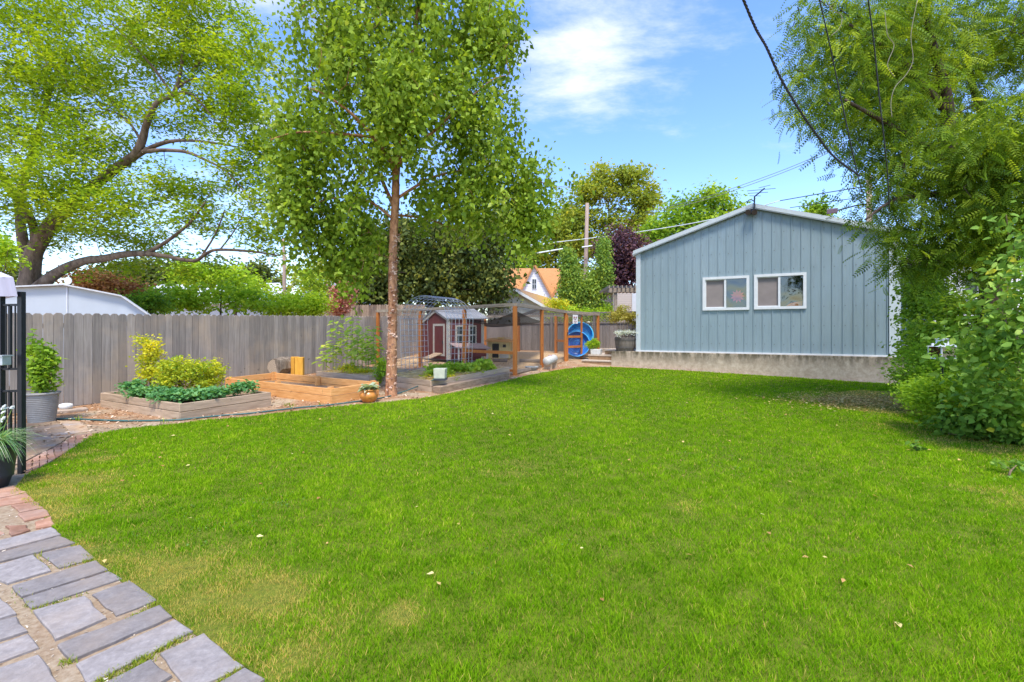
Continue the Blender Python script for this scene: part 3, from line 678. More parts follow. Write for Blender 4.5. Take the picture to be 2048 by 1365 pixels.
for a, b in ((Rr[0], Rr[1]), (Rr[1], Rr[2]), (P4, Rr[0]), (P2, Rr[1])):
    mb = MB(); mb.beam(top(a), top(b), .05, .09); mb.build('top_beam', M_beam, run)
def rail(a, b, z, w_=.045, h_=.09, mat=M_orange):
    mb = MB(); mb.beam((a.x, a.y, z), (b.x, b.y, z), w_, h_); mb.build('rail', mat, run)
rail(P1, L1, .82); rail(P2, P3, .25, mat=M_beam); rail(P1, P2, .27, mat=M_beam); rail(Rr[0], GY(1131, 18.2), 1.05); rail(P1, L1, .30, .045, .07); 
# gate between P3 and a point near the steps
gt = GY(1163, 17.55); gt.z = .22
def wire_panel(mb, a, b, z0, z1, sp=.08, th=.0032):
    a = Vector((a.x, a.y, 0)); b = Vector((b.x, b.y, 0)); Ln = (b-a).length; u = (b-a)/Ln; H = z1-z0
    for sg in (1, -1):
        c = -H
        while c < Ln:
            s0, s1 = c, c+H; t0 = max(0, -s0/H); t1 = min(1, (Ln-s0)/H)
            if t1 > t0:
                za, zb = (z0+t0*H, z0+t1*H) if sg > 0 else (z1-t0*H, z1-t1*H)
                p = a+u*(s0+t0*H); q = a+u*(s0+t1*H); mb.beam((p.x, p.y, za), (q.x, q.y, zb), th, th)
            c += sp
for a, b, z0 in ((P1, P2, .2), (P2, P3, .2), (P1, L1, .3), (L1, L2, .35), (L2, L3, .35), (P4, Rr[0], .6), (gt, P4, .4)):
    mb = MB(); wire_panel(mb, a, b, z0, 2.14); mb.build('wire_mesh', M_mesh, run)
mb = MB()                                                                              # netting over the top
for k in range(16):
    t = k/15; a = top(P1).lerp(top(P4), t); b = top(L3).lerp(top(Rr[2]), t); mb.tube([a, a.lerp(b, .5)-Vector((0,0,.06)), b], .004, 4)
mb.build('roof_wires', M_mesh, run)
gate = thing('run_gate', 'narrow orange framed wire gate with two cross rails beside the steps', 'gate', GY(1147, 17.2))
u = (gt-P3); a = Vector((P3.x, P3.y, 0))+Vector((u.x, u.y, 0))*.10; b = Vector((gt.x, gt.y, 0))
for p in (a, b):
    mb = MB(); mb.box((p.x, p.y, 1.13), (.07, .05, 1.86), math.atan2(u.y, u.x)); mb.build('stile', M_orange, gate)
for z in (.22, .86, 1.24, 2.03):
    mb = MB(); mb.beam((a.x, a.y-.003, z), (b.x, b.y-.003, z), .045, .085); mb.build('rail', M_orange if z < 2 else M_beam, gate)
mb = MB(); wire_panel(mb, a, b, .25, 2.0); mb.build('wire_mesh', M_mesh, gate)
mb = MB(); mb.box((a.x+.01, a.y-.05, 1.35), (.03,.03,.12)); mb.build('latch', M_black, gate)
# skull and crossbones style warning sign on the gate
sg = thing('metal_sign', 'small white sign with faded pinkish drawing at the top of the run gate', 'sign', P(1150, 640, 17.1))
mb = MB(); mb.box(P(1150.5, 639, 17.15), (.25, .012, .33), .6); mb.build('plate', plain('white_enamel', (.72,.70,.70), .5), sg)
mb = MB()
for dx, dy, r in ((-.05, .07, .035), (.05, .07, .035), (0, -.01, .022), (-.05,-.08,.018), (.05,-.08,.018), (0,-.10,.018)):
    c = P(1150.5, 639, 17.13)+Vector((dx*.83, dx*.56-.006, dy)); mb.tube([c, c+Vector((.003,-.004,0))*1.5], r, 10)
mb.build('drawing', plain('faded_sign_paint', (.35,.16,.16), .6), sg)['kind'] = 'stuff'
# shade cloth inside the run
m, nt, N, L, o = newmat('black_shade_cloth'); dd = N.new('ShaderNodeBsdfDiffuse'); dd.inputs[0].default_value = (.035,.03,.035,1); tr = N.new('ShaderNodeBsdfTransparent'); x = N.new('ShaderNodeMixShader'); x.inputs[0].default_value = .16
L.new(dd.outputs[0], x.inputs[1]); L.new(tr.outputs[0], x.inputs[2]); L.new(x.outputs[0], o.inputs[0])
mb = MB(); nu, nv = 18, 10; grd = {}
c00, c10, c11, c01 = P(932, 638, 15.2), P(1081, 640, 15.6), P(1090, 644, 18.6), P(958, 650, 18.9)
c10 = P(1032, 622, 13.9); 
for i in range(nu+1):
    for j in range(nv+1):
        u_, v_ = i/nu, j/nv; p = c00.lerp(c10, u_).lerp(c01.lerp(c11, u_), v_); p.z -= .16*math.sin(math.pi*u_)*(1-.3*v_)+.06*math.sin(3*math.pi*v_)*math.sin(2*math.pi*u_)+.05*math.sin(math.pi*v_)
        grd[i, j] = p
for i in range(nu):
    for j in range(nv): mb.face([grd[i, j], grd[i+1, j], grd[i+1, j+1], grd[i, j+1]])
solo(mb, 'shade_cloth', m, 'black shade cloth sagging under the top of the chicken run', 'shade cloth', c00, smooth=True)

m, nt, N, L, o = newmat('run_sand'); b = principled(N, L, o, .95, 0, .1); f = noise(N, L, 22, 8, .75)
L.new(ramp(N, L, f, [(.3, (.36,.22,.11)), (.55, (.60,.42,.24)), (.75, (.74,.58,.38))]), b.inputs['Base Color']); bump(N, L, b, f, .6, .02)
sheet('run_floor', [(p.x, p.y) for p in (P1, P2, P3, P4, Rr[0], Rr[1], Rr[2], L3, L2, L1)], .012, m)
# ------------------------------------------------------------------ red chicken coop
M_red_w = wood('barn_red_boards', (.10,.022,.022), (.18,.045,.042), stretch=(12,12,.8))
M_trimw = plain('dirty_white_trim', (.46,.42,.36), .7, var=.12)
M_froof = plain('shaded_corrugated_roof', (.25,.25,.26), .5, var=.12, scale=4)  # white roof turned grey, the shadow over it put into the colour
coop = thing('chicken_coop', 'dark red chicken coop with white trim and nest box inside the run', 'chicken coop', GY(896, 16.8))
cc_ = P(896, YH, 16.4); cl = P(843, YH, 17.6); cr = P(966, YH, 15.95)
cc_.z = cl.z = cr.z = 0; cu = (cr-cc_).normalized(); cv = (cl-cc_).normalized(); cw = (cr-cc_).length; cd = (cl-cc_).length; zb, zw = .42, 1.92
def CP(a, b, z): p = cc_+cu*a+cv*b; return Vector((p.x, p.y, z))
mb = MB(); prof_ = [CP(0, 0, zb), CP(0, cd, zb), CP(0, cd, 1.78), CP(0, cd*.42, 2.22), CP(0, 0, zw)]; mb.prism(prof_, cu*cw); mb.build('wall', M_red_w, coop)
mb = MB()
for (b0, z0, b1, z1) in ((-.12, 1.87, cd*.42, 2.25), (cd*.42, 2.25, cd+.12, 1.72)):
    mb.hexa([CP(-.14, b0, z0), CP(cw+.12, b0, z0), CP(cw+.12, b1, z1), CP(-.14, b1, z1), CP(-.14, b0, z0+.035), CP(cw+.12, b0, z0+.035), CP(cw+.12, b1, z1+.035), CP(-.14, b1, z1+.035)])
mb.build('roof', M_froof, coop)
mb = MB()
for (b0, z0, b1, z1) in ((-.10, 1.83, cd*.42, 2.19), (cd*.42, 2.19, cd+.10, 1.68)):
    mb.beam(CP(-.05, b0, z0), CP(-.05, b1, z1), .03, .08)
mb.build('bargeboard', M_trimw, coop)
def cbox(mb, a0, a1, b0, b1, z0, z1): mb.hexa([CP(a0, b0, z0), CP(a1, b0, z0), CP(a1, b1, z0), CP(a0, b1, z0), CP(a0, b0, z1), CP(a1, b0, z1), CP(a1, b1, z1), CP(a0, b1, z1)])
for a0, a1, b0, b1 in ((-.03, .07, -.03, .07), (cw-.07, cw+.025, -.025, .05), (-.025, .05, cd-.07, cd+.02)):
    mb = MB(); cbox(mb, a0, a1, b0, b1, zb, 1.88); mb.build('corner_trim', M_trimw, coop)
dr_ = MB(); cbox(dr_, -.035, -.012, .14, .86, zb+.12, 1.72); d_o = dr_.build('door', M_red_w, coop)
mb = MB()
for b0, b1, z0, z1 in ((.14, .22, zb+.12, 1.72), (.78, .86, zb+.12, 1.72), (.22, .78, 1.64, 1.72), (.22, .78, zb+.12, zb+.2)): cbox(mb, -.05, -.036, b0, b1, z0, z1)
mb.build('door_frame', M_trimw, d_o)
mb = MB(); cbox(mb, -.07, -.051, .22, .26, 1.0, 1.1); mb.build('latch', M_black, d_o)
M_dkglass = plain('dark_glass', (.03,.035,.04), .15)
for a0, a1 in ((.30, .62), (.80, 1.10)):
    mb = MB(); cbox(mb, a0, a1, -.03, -.006, .98, 1.66); w_o = mb.build('window', M_trimw, coop)
    for k in (0, 1):
        mb = MB(); cbox(mb, a0+.05, a1-.05, -.038, -.031, 1.03+.31*k, 1.30+.31*k); mb.build('pane', M_dkglass, w_o)
mb = MB(); cbox(mb, .08, 1.25, -.42, -.01, .58, .84); nb = mb.build('nest_box', M_red_w, coop)
mb = MB(); mb.hexa([CP(.02, -.50, .84), CP(1.31, -.50, .84), CP(1.31, -.005, 1.00), CP(.02, -.005, 1.00), CP(.02, -.50, .87), CP(1.31, -.50, .87), CP(1.31, -.005, 1.03), CP(.02, -.005, 1.03)]); mb.build('lid', plain('faded_mauve_board', (.36,.25,.23), .8), nb)
for a in (.10, 1.19):
    mb = MB(); cbox(mb, a, a+.06, -.44, -.421, .42, .84); mb.build('leg', M_trimw, coop)
mb = MB(); mb.prism([CP(-.55, .3, .42), CP(-.55, .75, .42), CP(-.04, .75, .62), CP(-.04, .3, .62)], (0,0,.03)); mb.build('ramp', M_oldwood, coop)
# yellow nest house
M_yel = wood('pale_yellow_boards', (.55,.40,.16), (.74,.60,.30), stretch=(8,8,2))
yh_ = thing('hen_house', 'small pale yellow plywood hen house with openings painted dark inside the run', 'hen house', GY(995, 16.9))
q = P(975, YH, 17.1); q.z = 0; qu = Vector((1, -.12, 0)).normalized(); qv = Vector((-qu.y, qu.x, 0)); zb = .42
def QP(a, b, z): p = q+qu*a+qv*b; return Vector((p.x, p.y, z))
def qbox(mb, a0, a1, b0, b1, z0, z1): mb.hexa([QP(a0, b0, z0), QP(a1, b0, z0), QP(a1, b1, z0), QP(a0, b1, z0), QP(a0, b0, z1), QP(a1, b0, z1), QP(a1, b1, z1), QP(a0, b1, z1)])
mb = MB(); qbox(mb, 0, .86, 0, .7, zb, 1.06); mb.build('body', M_yel, yh_)
mb = MB(); mb.hexa([QP(-.08,-.10,1.06), QP(.95,-.10,1.03), QP(.95,.78,1.08), QP(-.08,.78,1.12), QP(-.08,-.10,1.11), QP(.95,-.10,1.08), QP(.95,.78,1.13), QP(-.08,.78,1.17)]); mb.build('roof', plain('straw_coloured_board', (.55,.30,.12), .8, var=.25, scale=18), yh_)
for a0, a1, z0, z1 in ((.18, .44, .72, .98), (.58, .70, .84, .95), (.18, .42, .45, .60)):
    mb = MB(); qbox(mb, a0, a1, -.006, .03, z0, z1); mb.build('hole_plate', plain('hole_shade', (.015,.012,.012), .9), yh_)  # near-black plates paint the shade of holes on the solid body
mb = MB(); qbox(mb, .46, .80, -.03, -.006, .44, .68); mb.build('hatch', M_trimw, yh_)
# straw heap on the hen house
rs2 = np.random.RandomState(3); n = 160; a = rs2.uniform(0, 6.28, n); p0 = QP(.45, .25, 1.14)
V, Fc, C = scatter(CHIP*np.array([1,.12,1]), LEAF_F, np.stack([p0.x+rs2.normal(0,.13,n), p0.y+rs2.normal(0,.1,n), p0.z+rs2.uniform(0,.08,n)], 1), np.stack([np.cos(a), np.sin(a), rs2.normal(0,.2,n)], 1), rs2.normal(0,1,(n,3)), rs2.uniform(.08,.2,n), rs2.rand(n,3))
M_straw = leafmat('straw', [(0, (.45,.30,.10)), (1, (.80,.64,.30))], .1, .8)
tag(np_obj('straw_bundle', V, Fc, C, M_straw, None, p0), 'small loose heap of straw on the yellow hen house roof', 'straw')

# ------------------------------------------------------------------ paddling pools leaning inside the run
def disc_pool(name, label, cx, cy, Y, r, c1, c2, tilt):
    c = P(cx, cy, Y); t = thing(name, label, 'paddling pool', (c.x, c.y, c.z-r), 'paddling pools standing on edge in the run')
    yaw = -.15; nv_ = Vector((math.sin(yaw), -math.cos(yaw), tilt)).normalized(); ru = nv_.cross(Vector((0,0,1))).normalized(); rv = ru.cross(nv_)
    def ringpt(rad, dep, a): return c+ru*math.cos(a)*rad+rv*math.sin(a)*rad+nv_*dep
    for nm, prof_, mt in (('shell', [(.001,-.16), (r*.45,-.162), (r*.80,-.16), (r*.86,-.12), (r*.9,-.06), (r*.96,0)], plain('pool_'+name+'_'+str(cx), c1, .35, var=.06)), ('rim', [(r*.95,.004), (r*.985,.02), (r*1.02,.012), (r*1.02,-.02), (r*.96,-.012)], plain('rim_'+str(cx), c2, .35, var=.05))):
        mb = MB(); n = 40; i0 = 0
        for rad, dep in prof_:
            for j in range(n): mb.v.append(tuple(ringpt(rad, dep, 2*math.pi*j/n)))
        for k in range(len(prof_)-1):
            for j in range(n): mb.f.append((k*n+j, k*n+(j+1) % n, (k+1)*n+(j+1) % n, (k+1)*n+j)); mb.c.append(.5)
        o = mb.build(nm, mt, t, smooth=True)
    mb = MB()
    for rad in (.30, .62):
        pts = [ringpt(r*rad, -.15, 2*math.pi*j/28) for j in range(29)]; mb.tube(pts, .010, 5, cap=False)
    mb.build('ridge_ring', plain('rim_'+str(cx), c2, .35), t)
disc_pool('paddling_pool', 'light blue round paddling pool, the rear one of the two leaning in the run', 1160, 671, 17.9, .52, (.02,.33,.72), (.10,.55,.85), .12)
disc_pool('paddling_pool', 'darker blue round paddling pool standing in front of the light blue one', 1154, 688, 17.5, .49, (.025,.14,.50), (.08,.38,.78), .16)

# white feeder, tub, block
fe = thing('feed_drum', 'white plastic drum lying on its side on a wooden cradle in the run', 'drum', GY(1101, 15.0))
a = P(1092, 724, 14.7); b = P(1109, 717, 15.2)
mb = MB(); d = (b-a).normalized(); mb.tube([a-d*.03, a, a.lerp(b,.06), b-d*.06, b, b+d*.03], [.07,.12,.14,.14,.12,.07], 20); mb.build('drum', plain('white_plastic', (.50,.48,.44), .5), fe, smooth=True)
mb = MB(); mb.tube([a.lerp(b,.5)+Vector((0,0,.125)), a.lerp(b,.5)+Vector((0,0,.165))], .06, 14); mb.build('cap', plain('pink_cap', (.60,.40,.38), .6), fe)
for t in (.2, .8):
    p = a.lerp(b, t); mb = MB(); mb.prism([(p.x-.13, p.y, p.z-.08), (p.x-.12, p.y, float(g(p.x,p.y))-.02), (p.x+.14, p.y, float(g(p.x,p.y))-.02), (p.x+.14, p.y, p.z-.08), (p.x, p.y, p.z-.138)], (.01,.05,0)); mb.build('cradle', M_oldwood, fe)
c = G(1063, 741); mb = MB(); mb.lathe(c, [(.15,0), (.20,.10), (.23,.11), (.22,.12), (.19,.105), (.14,.03), (.001,.028)], 24); solo(mb, 'water_tub', plain('grey_tub', (.30,.33,.34), .5), 'low grey water tub on the ground just inside the run', 'tub', c, smooth=True)
c = G(1009, 748); mb = MB(); mb.box((c.x, c.y+.15, c.z+.08), (.42,.18,.20), .95); solo(mb, 'concrete_block', plain('pale_concrete', (.52,.50,.46), .9, var=.2), 'pale concrete block at the foot of the run corner post', 'block', c, bevel=.01)
for (px, py, sx) in ((1064, 717, .9), (1000, 716, .5)):
    c = G(px, py+8); mb = MB(); mb.beam((c.x-sx/2, c.y, c.z+.06), (c.x+sx/2, c.y-.2, c.z+.06), .14, .12)
    solo(mb, 'log', plain('grey_log_bark', (.24,.19,.15), .9, var=.3), 'grey log lying by the rear of the run floor' if px > 1020 else 'short grey log beside the yellow hen house', 'log', c, bevel=.03)

# ------------------------------------------------------------------ cattle panel arch
arch = thing('wire_arch_trellis', 'tall galvanised wire grid arch standing between the raised beds and the run', 'trellis', GG(-2.6, 13.6))
A0 = GY(803, 13.7); axd = Vector((.62, 1.10, 0)); sp = Vector((1.45, -.62, 0)); ztop = 2.50; cr_ = 0.72
def AR(t, v):
    """t 0..1 along the arch from left foot to right foot, v 0..1 along its axis"""
    Ht = 1.55; r = .5; arc = math.pi*.78; tot = Ht*2+arc*1.0; s = t*tot
    if s < Ht: x, z = -.02*s, s
    elif s > Ht+arc: x, z = 1+.02*(tot-s), tot-s
    else:
        a = math.pi*(1-(s-Ht)/arc); x, z = .5+.5*math.cos(a), Ht+.68*math.sin(a)
    p = A0+sp*x+axd*v; return Vector((p.x, p.y, A0.z+.12+z))
mb = MB()
for k in range(8): mb.tube([AR(t/40, k/7) for t in range(41)], .0075, 5)
mb.build('long_wires', M_wire, arch)
mb = MB()
for k in range(33): mb.tube([AR(k/32, 0), AR(k/32, 1)], .0075, 5)
mb.build('cross_wires', M_wire, arch)

# ------------------------------------------------------------------ raised beds
def frame_bed(name, label, c, h, mat, th=.045, rows=2, posts=True, soil=None, dz=0):
    """c: four ground corners in order, closed; boards on edge butted at the corners"""
    cen = sum(c, Vector())/4; t = thing(name, label, 'raised bed', (cen.x, cen.y, float(g(cen.x, cen.y))))
    for k in range(4):
        a, b = c[k], c[(k+1) % 4]; d = (b-a).normalized(); nrm = Vector((d.y, -d.x, 0))
        if (cen-a).dot(nrm) < 0: nrm = -nrm
        ins = th if k % 2 else 0
        for r in range(rows):
            hh = h/rows-(.007 if rows > 1 else 0); zo = (hh+.008)*r; mb = MB(); off = (-.006 if r else 0)
            pa, pb = a+d*ins+nrm*(-off), b-d*ins+nrm*(-off)
            za, zb_ = float(g(a.x, a.y))+dz, float(g(b.x, b.y))+dz; lo = -.06 if r == 0 else .0015
            mb.hexa([Vector((p.x, p.y, z)) for p, z in ((pa, za+zo+lo), (pb, zb_+zo+lo), (pb+nrm*th, zb_+zo+lo), (pa+nrm*th, za+zo+lo), (pa, za+zo+hh), (pb, zb_+zo+hh), (pb+nrm*th, zb_+zo+hh), (pa+nrm*th, za+zo+hh))], rr.uniform(.3, .75))
            mb.build('side_board', mat, t, bevel=.004)
    if posts:
        for k in range(4):
            for f_ in ((.012, .5) if (c[(k+1) % 4]-c[k]).length > 2.2 else (.03,)):
                a, b = c[k], c[(k+1) % 4]; p = a.lerp(b, f_)+(cen-a.lerp(b, f_)).normalized()*.11; mb = MB(); mb.box((p.x, p.y, p.z+h/2+dz+.012), (.09,.09,h+.02), math.atan2((b-a).y, (b-a).x)); mb.build('corner_post', mat, t)
    mb = MB(); q_ = [p.lerp(cen, .02) for p in c]; sh = h-(soil[1] if soil else .1)
    mb.face([Vector((p.x, p.y, float(g(p.x, p.y))+dz+sh)) for p in q_]) if soil is None or soil[0] is not MATS['straw_mulch'] else [mb.face([Vector((x, y, float(g(x, y))+dz+sh)) for x, y in [tuple((q_[0]*(1-u)*(1-v)+q_[1]*u*(1-v)+q_[2]*u*v+q_[3]*(1-u)*v)[:2]) for u, v in ((i/8, j/8), ((i+1)/8, j/8), ((i+1)/8, (j+1)/8), (i/8, (j+1)/8))]]) for i in range(8) for j in range(8)]; mb.build('soil', soil[0] if soil else MATS['soil'], t)
    return t, cen
m, nt, N, L, o = newmat('soil'); b = principled(N, L, o, .95, 0, .1); f = noise(N, L, 30, 8, .75)
L.new(ramp(N, L, f, [(.3, (.10,.065,.04)), (.55, (.28,.19,.12)), (.75, (.55,.40,.24))]), b.inputs['Base Color']); bump(N, L, b, f, .9, .03); MATS['soil'] = m
m, nt, N, L, o = newmat('straw_mulch'); b = principled(N, L, o, .95, 0, .1); f = noise(N, L, 34, 8, .75, (1,3,1))
L.new(ramp(N, L, f, [(.3, (.42,.26,.10)), (.55, (.68,.48,.22)), (.75, (.85,.70,.42))]), b.inputs['Base Color']); bump(N, L, b, f, .9, .03); MATS['straw_mulch'] = m
def GV(X, Y): return GG(X, Y)
M_gold = wood('golden_cedar_boards', (.52,.22,.06), (.80,.43,.16), stretch=(1.6,1.6,12), rough=.55)
frame_bed('raised_bed', 'weathered grey plank bed full of golden shrubs, nearest to the tall fence at left', [GV(-5.47, 7.5), GV(-4.72, 8.92), GV(-7.25, 10.26), GV(-8.0, 8.84)], .28, M_oldwood, posts=False, soil=(MATS['soil'], .07))
frame_bed('raised_bed', 'new orange cedar plank bed, empty, in front of the grey fence', [GV(-3.62, 9.12), GV(-2.95, 10.1), GV(-6.33, 12.1), GV(-7.0, 11.1)], .31, M_gold, soil=(MATS['soil'], .2))
frame_bed('raised_bed', 'weathered plank bed of straw holding the tall sunflower plants', [GV(-3.55, 11.3), GV(-2.85, 12.55), GV(-4.6, 13.55), GV(-5.3, 12.3)], .30, M_oldwood, posts=False, soil=(MATS['straw_mulch'], .05))
frame_bed('raised_bed', 'old brown plank bed of leafy vegetables right of the birch trunk', [GV(-1.85, 10.45), GV(-.06, 13.05), GV(-1.61, 14.2), GV(-3.38, 11.65)], .27, M_oldwood, posts=False, soil=(MATS['straw_mulch'], .06))
a, b = G(880, 788), G(1019, 757); d = (b-a).normalized(); nrm = Vector((-d.y, d.x, 0))
mb = MB(); mb.beam(a+nrm*.11+Vector((0,0,.075)), b+nrm*.11+Vector((0,0,.075)), .22, .16); solo(mb, 'railroad_tie', M_tie, 'thick old timber lying along the lawn edge in front of the vegetable bed', 'timber', a, bevel=.012)
rs3 = np.random.RandomState(15)
def straw_in(quad, n, label):
    q = [np.array([p.x, p.y]) for p in quad]; u = rs3.rand(n, 1); v = rs3.rand(n, 1); xy = (q[0]*(1-u)+q[1]*u)*(1-v)+(q[3]*(1-u)+q[2]*u)*v; cen = sum(q)/4; xy = cen+(xy-cen)*.94
    z = g(xy[:, 0], xy[:, 1])+.25+rs3.uniform(0, .035, n); a = rs3.uniform(0, 6.28, n)
    V, Fc, C = scatter(CHIP*np.array([1,.14,1]), LEAF_F, np.column_stack([xy, z]), np.stack([np.cos(a), np.sin(a), rs3.normal(0,.15,n)], 1), np.stack([rs3.normal(0,.5,n), rs3.normal(0,.5,n), np.ones(n)], 1), rs3.uniform(.06,.16,n), rs3.rand(n,3))
    tag(np_obj('straw', V, Fc, C, M_straw2), label, 'straw', kind='stuff')
M_straw2 = leafmat('bright_straw', [(0, (.48,.28,.08)), (.5, (.80,.56,.22)), (1, (.92,.78,.45))], .1, .8)
straw_in([GV(-1.85, 10.45), GV(-.06, 13.05), GV(-1.61, 14.2), GV(-3.38, 11.65)], 2600, 'straw mulch covering the vegetable bed')
straw_in([GV(-3.55, 11.3), GV(-2.85, 12.55), GV(-4.6, 13.55), GV(-5.3, 12.3)], 1500, 'straw mulch around the sunflower stalks')
# the square hose box and hose
c = GG(-1.67, 10.55); zt_ = c.z+.27
hb = thing('hose_box', 'square cream plastic box on a dark base at the vegetable bed corner', 'box', (c.x, c.y, zt_))
mb = MB(); mb.hexa([(c.x+x*s_, c.y+y*s_, zt_+z) for z, s_ in ((.04, 1), (.27, 1.1)) for x, y in ((-.125,-.11),(.125,-.13),(.14,.11),(-.11,.13))]); mb.build('body', plain('cream_plastic', (.52,.52,.38), .55), hb, bevel=.012)
mb = MB(); mb.hexa([(c.x+x, c.y+y, zt_+z) for z in (0, .04) for x, y in ((-.15,-.13),(.15,-.15),(.16,.12),(-.13,.14))]); mb.build('base', plain('dark_plastic', (.05,.05,.06), .5), hb)
hp = []
for x, y, dz in ((104,841,.02),(140,840.5,.02),(180,842,.02),(247,844.5,.02),(300,844,.02),(356,842.5,.02),(400,838,.02),(450,833,.02),(502,829,.02),(560,822,.02),(605,817,.02),(660,812,.02),(707,806,.02),(745,801,.02),(779,794.5,.02),(800,788,.03),(820,782,.06),(845,773.5,.14)):
    p = G(x, y+(dz-.02)*60); hp.append(p+Vector((0,0,dz)))
hp.append(Vector((c.x-.12, c.y-.15, zt_+.02)))
def smooth_path(pts, k=5):
    o = []
    for i in range(len(pts)-1):
        p0, p1, p2, p3 = pts[max(i-1,0)], pts[i], pts[i+1], pts[min(i+2,len(pts)-1)]
        for j in range(k):
            t = j/k; o.append(.5*((2*p1)+(p2-p0)*t+(2*p0-5*p1+4*p2-p3)*t*t+(3*p1-p0-3*p2+p3)*t**3))
    return o+[pts[-1]]
mb = MB(); mb.tube(smooth_path(hp), .014, 8); solo(mb, 'garden_hose', plain('dark_green_hose', (.045,.12,.11), .45), 'dark green garden hose running along the lawn edge to the cream box', 'hose', hp[0], smooth=True)

# ------------------------------------------------------------------ logs against the fence
c = P(559, 732, 13.0); gz = float(g(c.x, c.y)); lg = thing('tree_stump', 'cut log with a pale ringed face leaning on the fence', 'log', (c.x, c.y, gz))
rg = random.Random(8); pts = [c+Vector((-.03, -.22, -.01)), c+Vector((.02, 0, 0)), c+Vector((.12, .26, .01))]
mb = MB(); mb.tube(pts, [.235,.245,.235], 22, wob=.07, rng=rg); mb.build('bark', barkmat('grey_bark', (.09,.07,.05), (.30,.24,.18), 12), lg)
m, nt, N, L, o = newmat('cut_wood_rings'); b = principled(N, L, o, .85, 0, .2); t = N.new('ShaderNodeTexCoord'); wv = N.new('ShaderNodeTexWave'); wv.wave_type = 'RINGS'; wv.rings_direction = 'Y'; wv.inputs['Scale'].default_value = 9; wv.inputs['Distortion'].default_value = 3
mp = N.new('ShaderNodeMapping'); mp.inputs['Location'].default_value = (0, 0, -(c.z-gz)); L.new(t.outputs['Object'], mp.inputs[0]); L.new(mp.outputs[0], wv.inputs['Vector'])
L.new(ramp(N, L, wv.outputs['Fac'], [(0, (.26,.19,.13)), (1, (.46,.37,.27))]), b.inputs['Base Color'])
mb = MB(); e = pts[0]; mb.tube([e-Vector((0,.012,0)), e+Vector((0,.03,0))], .20, 24, wob=.05, rng=rg); mb.build('cut_face', m, lg)
c = P(595, 732, 13.1); gz = float(g(c.x, c.y)); mb = MB()
z0, z1 = gz-.02, CZ+(YH-715)/F*13.1
mb.prism([(c.x-.19, c.y-.02, z0), (c.x-.02, c.y-.16, z0), (c.x-.01, c.y+.12, z0)], (0, 0, z1-z0+.015)); mb.prism([(c.x-.005, c.y-.165, z0), (c.x+.18, c.y-.06, z0), (c.x+.15, c.y+.12, z0), (c.x+.0, c.y+.13, z0)], (0, 0, z1-z0))
solo(mb, 'firewood_block', wood('split_orange_wood', (.66,.28,.03), (.92,.50,.08), stretch=(8,8,1)), 'bright orange split wood block standing beside the cut log', 'firewood', (c.x, c.y, gz), bevel=.01)

# ------------------------------------------------------------------ pots
def pot(name, label, cat, c, prof, mat, n=32, rim=None, ribs=False):
    t = thing(name, label, cat, c); mb = MB(); mb.lathe(c, prof, n); mb.build('pot', mat, t, smooth=not ribs)
    top_r, top_z = max(prof, key=lambda q: q[1]); mb = MB(); mb.lathe(c, [(.001, top_z-.05), (top_r*.93, top_z-.05)], n); mb.build('soil', MATS['soil'], t); return t
c = G(84, 849); c = GY(84, c.y+.15)
pf = [(.155,0)]
for k in range(15): z = .02+k*.03; r = .160+.045*z/.47; pf += [(r, z), (r+.003, z+.008), (r+.003, z+.018), (r-.001, z+.024)]
pf += [(.212,.455), (.222,.46), (.222,.485), (.208,.488), (.20,.42), (.001,.42)]
GP = c; greypot = pot('planter_pot', 'large ribbed grey pot beside the fence at far left', 'pot', c, pf[:-2], plain('grey_resin', (.27,.25,.22), .6, var=.1), 40)
c = G(-20, 987); c = GY(-20, c.y+.14); DP = c
pot('planter_pot', 'dark charcoal pot of ribbon grass at the left edge by the black metal frame', 'pot', c, [(.12,0), (.145,.09), (.157,.10), (.157,.115), (.165,.2), (.185,.36), (.195,.37), (.195,.41), (.18,.41)], plain('charcoal_glaze', (.035,.035,.045), .4), 40)
c = G(738, 806); c = GY(738, c.y+.1); TP = c
pot('terracotta_pot', 'small round glazed orange pot on the soil in front of the birch', 'pot', c, [(.10,0), (.125,.015), (.175,.09), (.188,.14), (.175,.185), (.135,.215), (.13,.225), (.155,.235), (.158,.255), (.14,.257)], plain('orange_glaze', (.50,.19,.035), .3, var=.3, scale=14), 36)
c = G(121, 826); mb = MB(); mb.lathe((c.x, c.y+.1, c.z+.05), [(.001,0), (.08,.0), (.105,.03), (.11,.06), (.10,.09), (.05,.105), (.001,.108)], 20, sy=.8); solo(mb, 'garden_stone', plain('white_stone', (.66,.66,.62), .7), 'rounded white stone between the grey pot and the fence', 'stone', c, smooth=True)
c0 = G(110, 829); mb = MB(); mb.box((c0.x+.05, c0.y+.2, c0.z+.02), (.5,.22,.07), .9); solo(mb, 'stone_slab', plain('brown_stone', (.36,.27,.20), .9, var=.3), 'rough brown slab under the white stone', 'stone', c0, bevel=.02)

# barrel on the terrace
c = SH(-.45, ZB-.03, -.05); BR = c
bt = thing('barrel_planter', 'half wine barrel with dark metal hoop beside the garage corner', 'barrel', c)
m = wood('barrel_staves', (.07,.055,.045), (.24,.20,.16), stretch=(9,9,1.5))
mb = MB(); mb.lathe(c, [(.29,0), (.325,.12), (.345,.26), (.352,.42), (.348,.50), (.32,.50), (.31,.43)], 36, sx=1); mb.build('staves', m, bt)
for z, r in ((.37, .354), (.10, .324)):
    mb = MB(); mb.lathe(c, [(r, z), (r+.006, z+.005), (r+.009, z+.085), (r+.002, z+.09)], 36); mb.build('hoop', plain('rusty_hoop', (.10,.085,.075), .6), bt)
mb = MB(); mb.lathe(c, [(.001,.44), (.315,.44)], 24); mb.build('soil', MATS['soil'], bt)
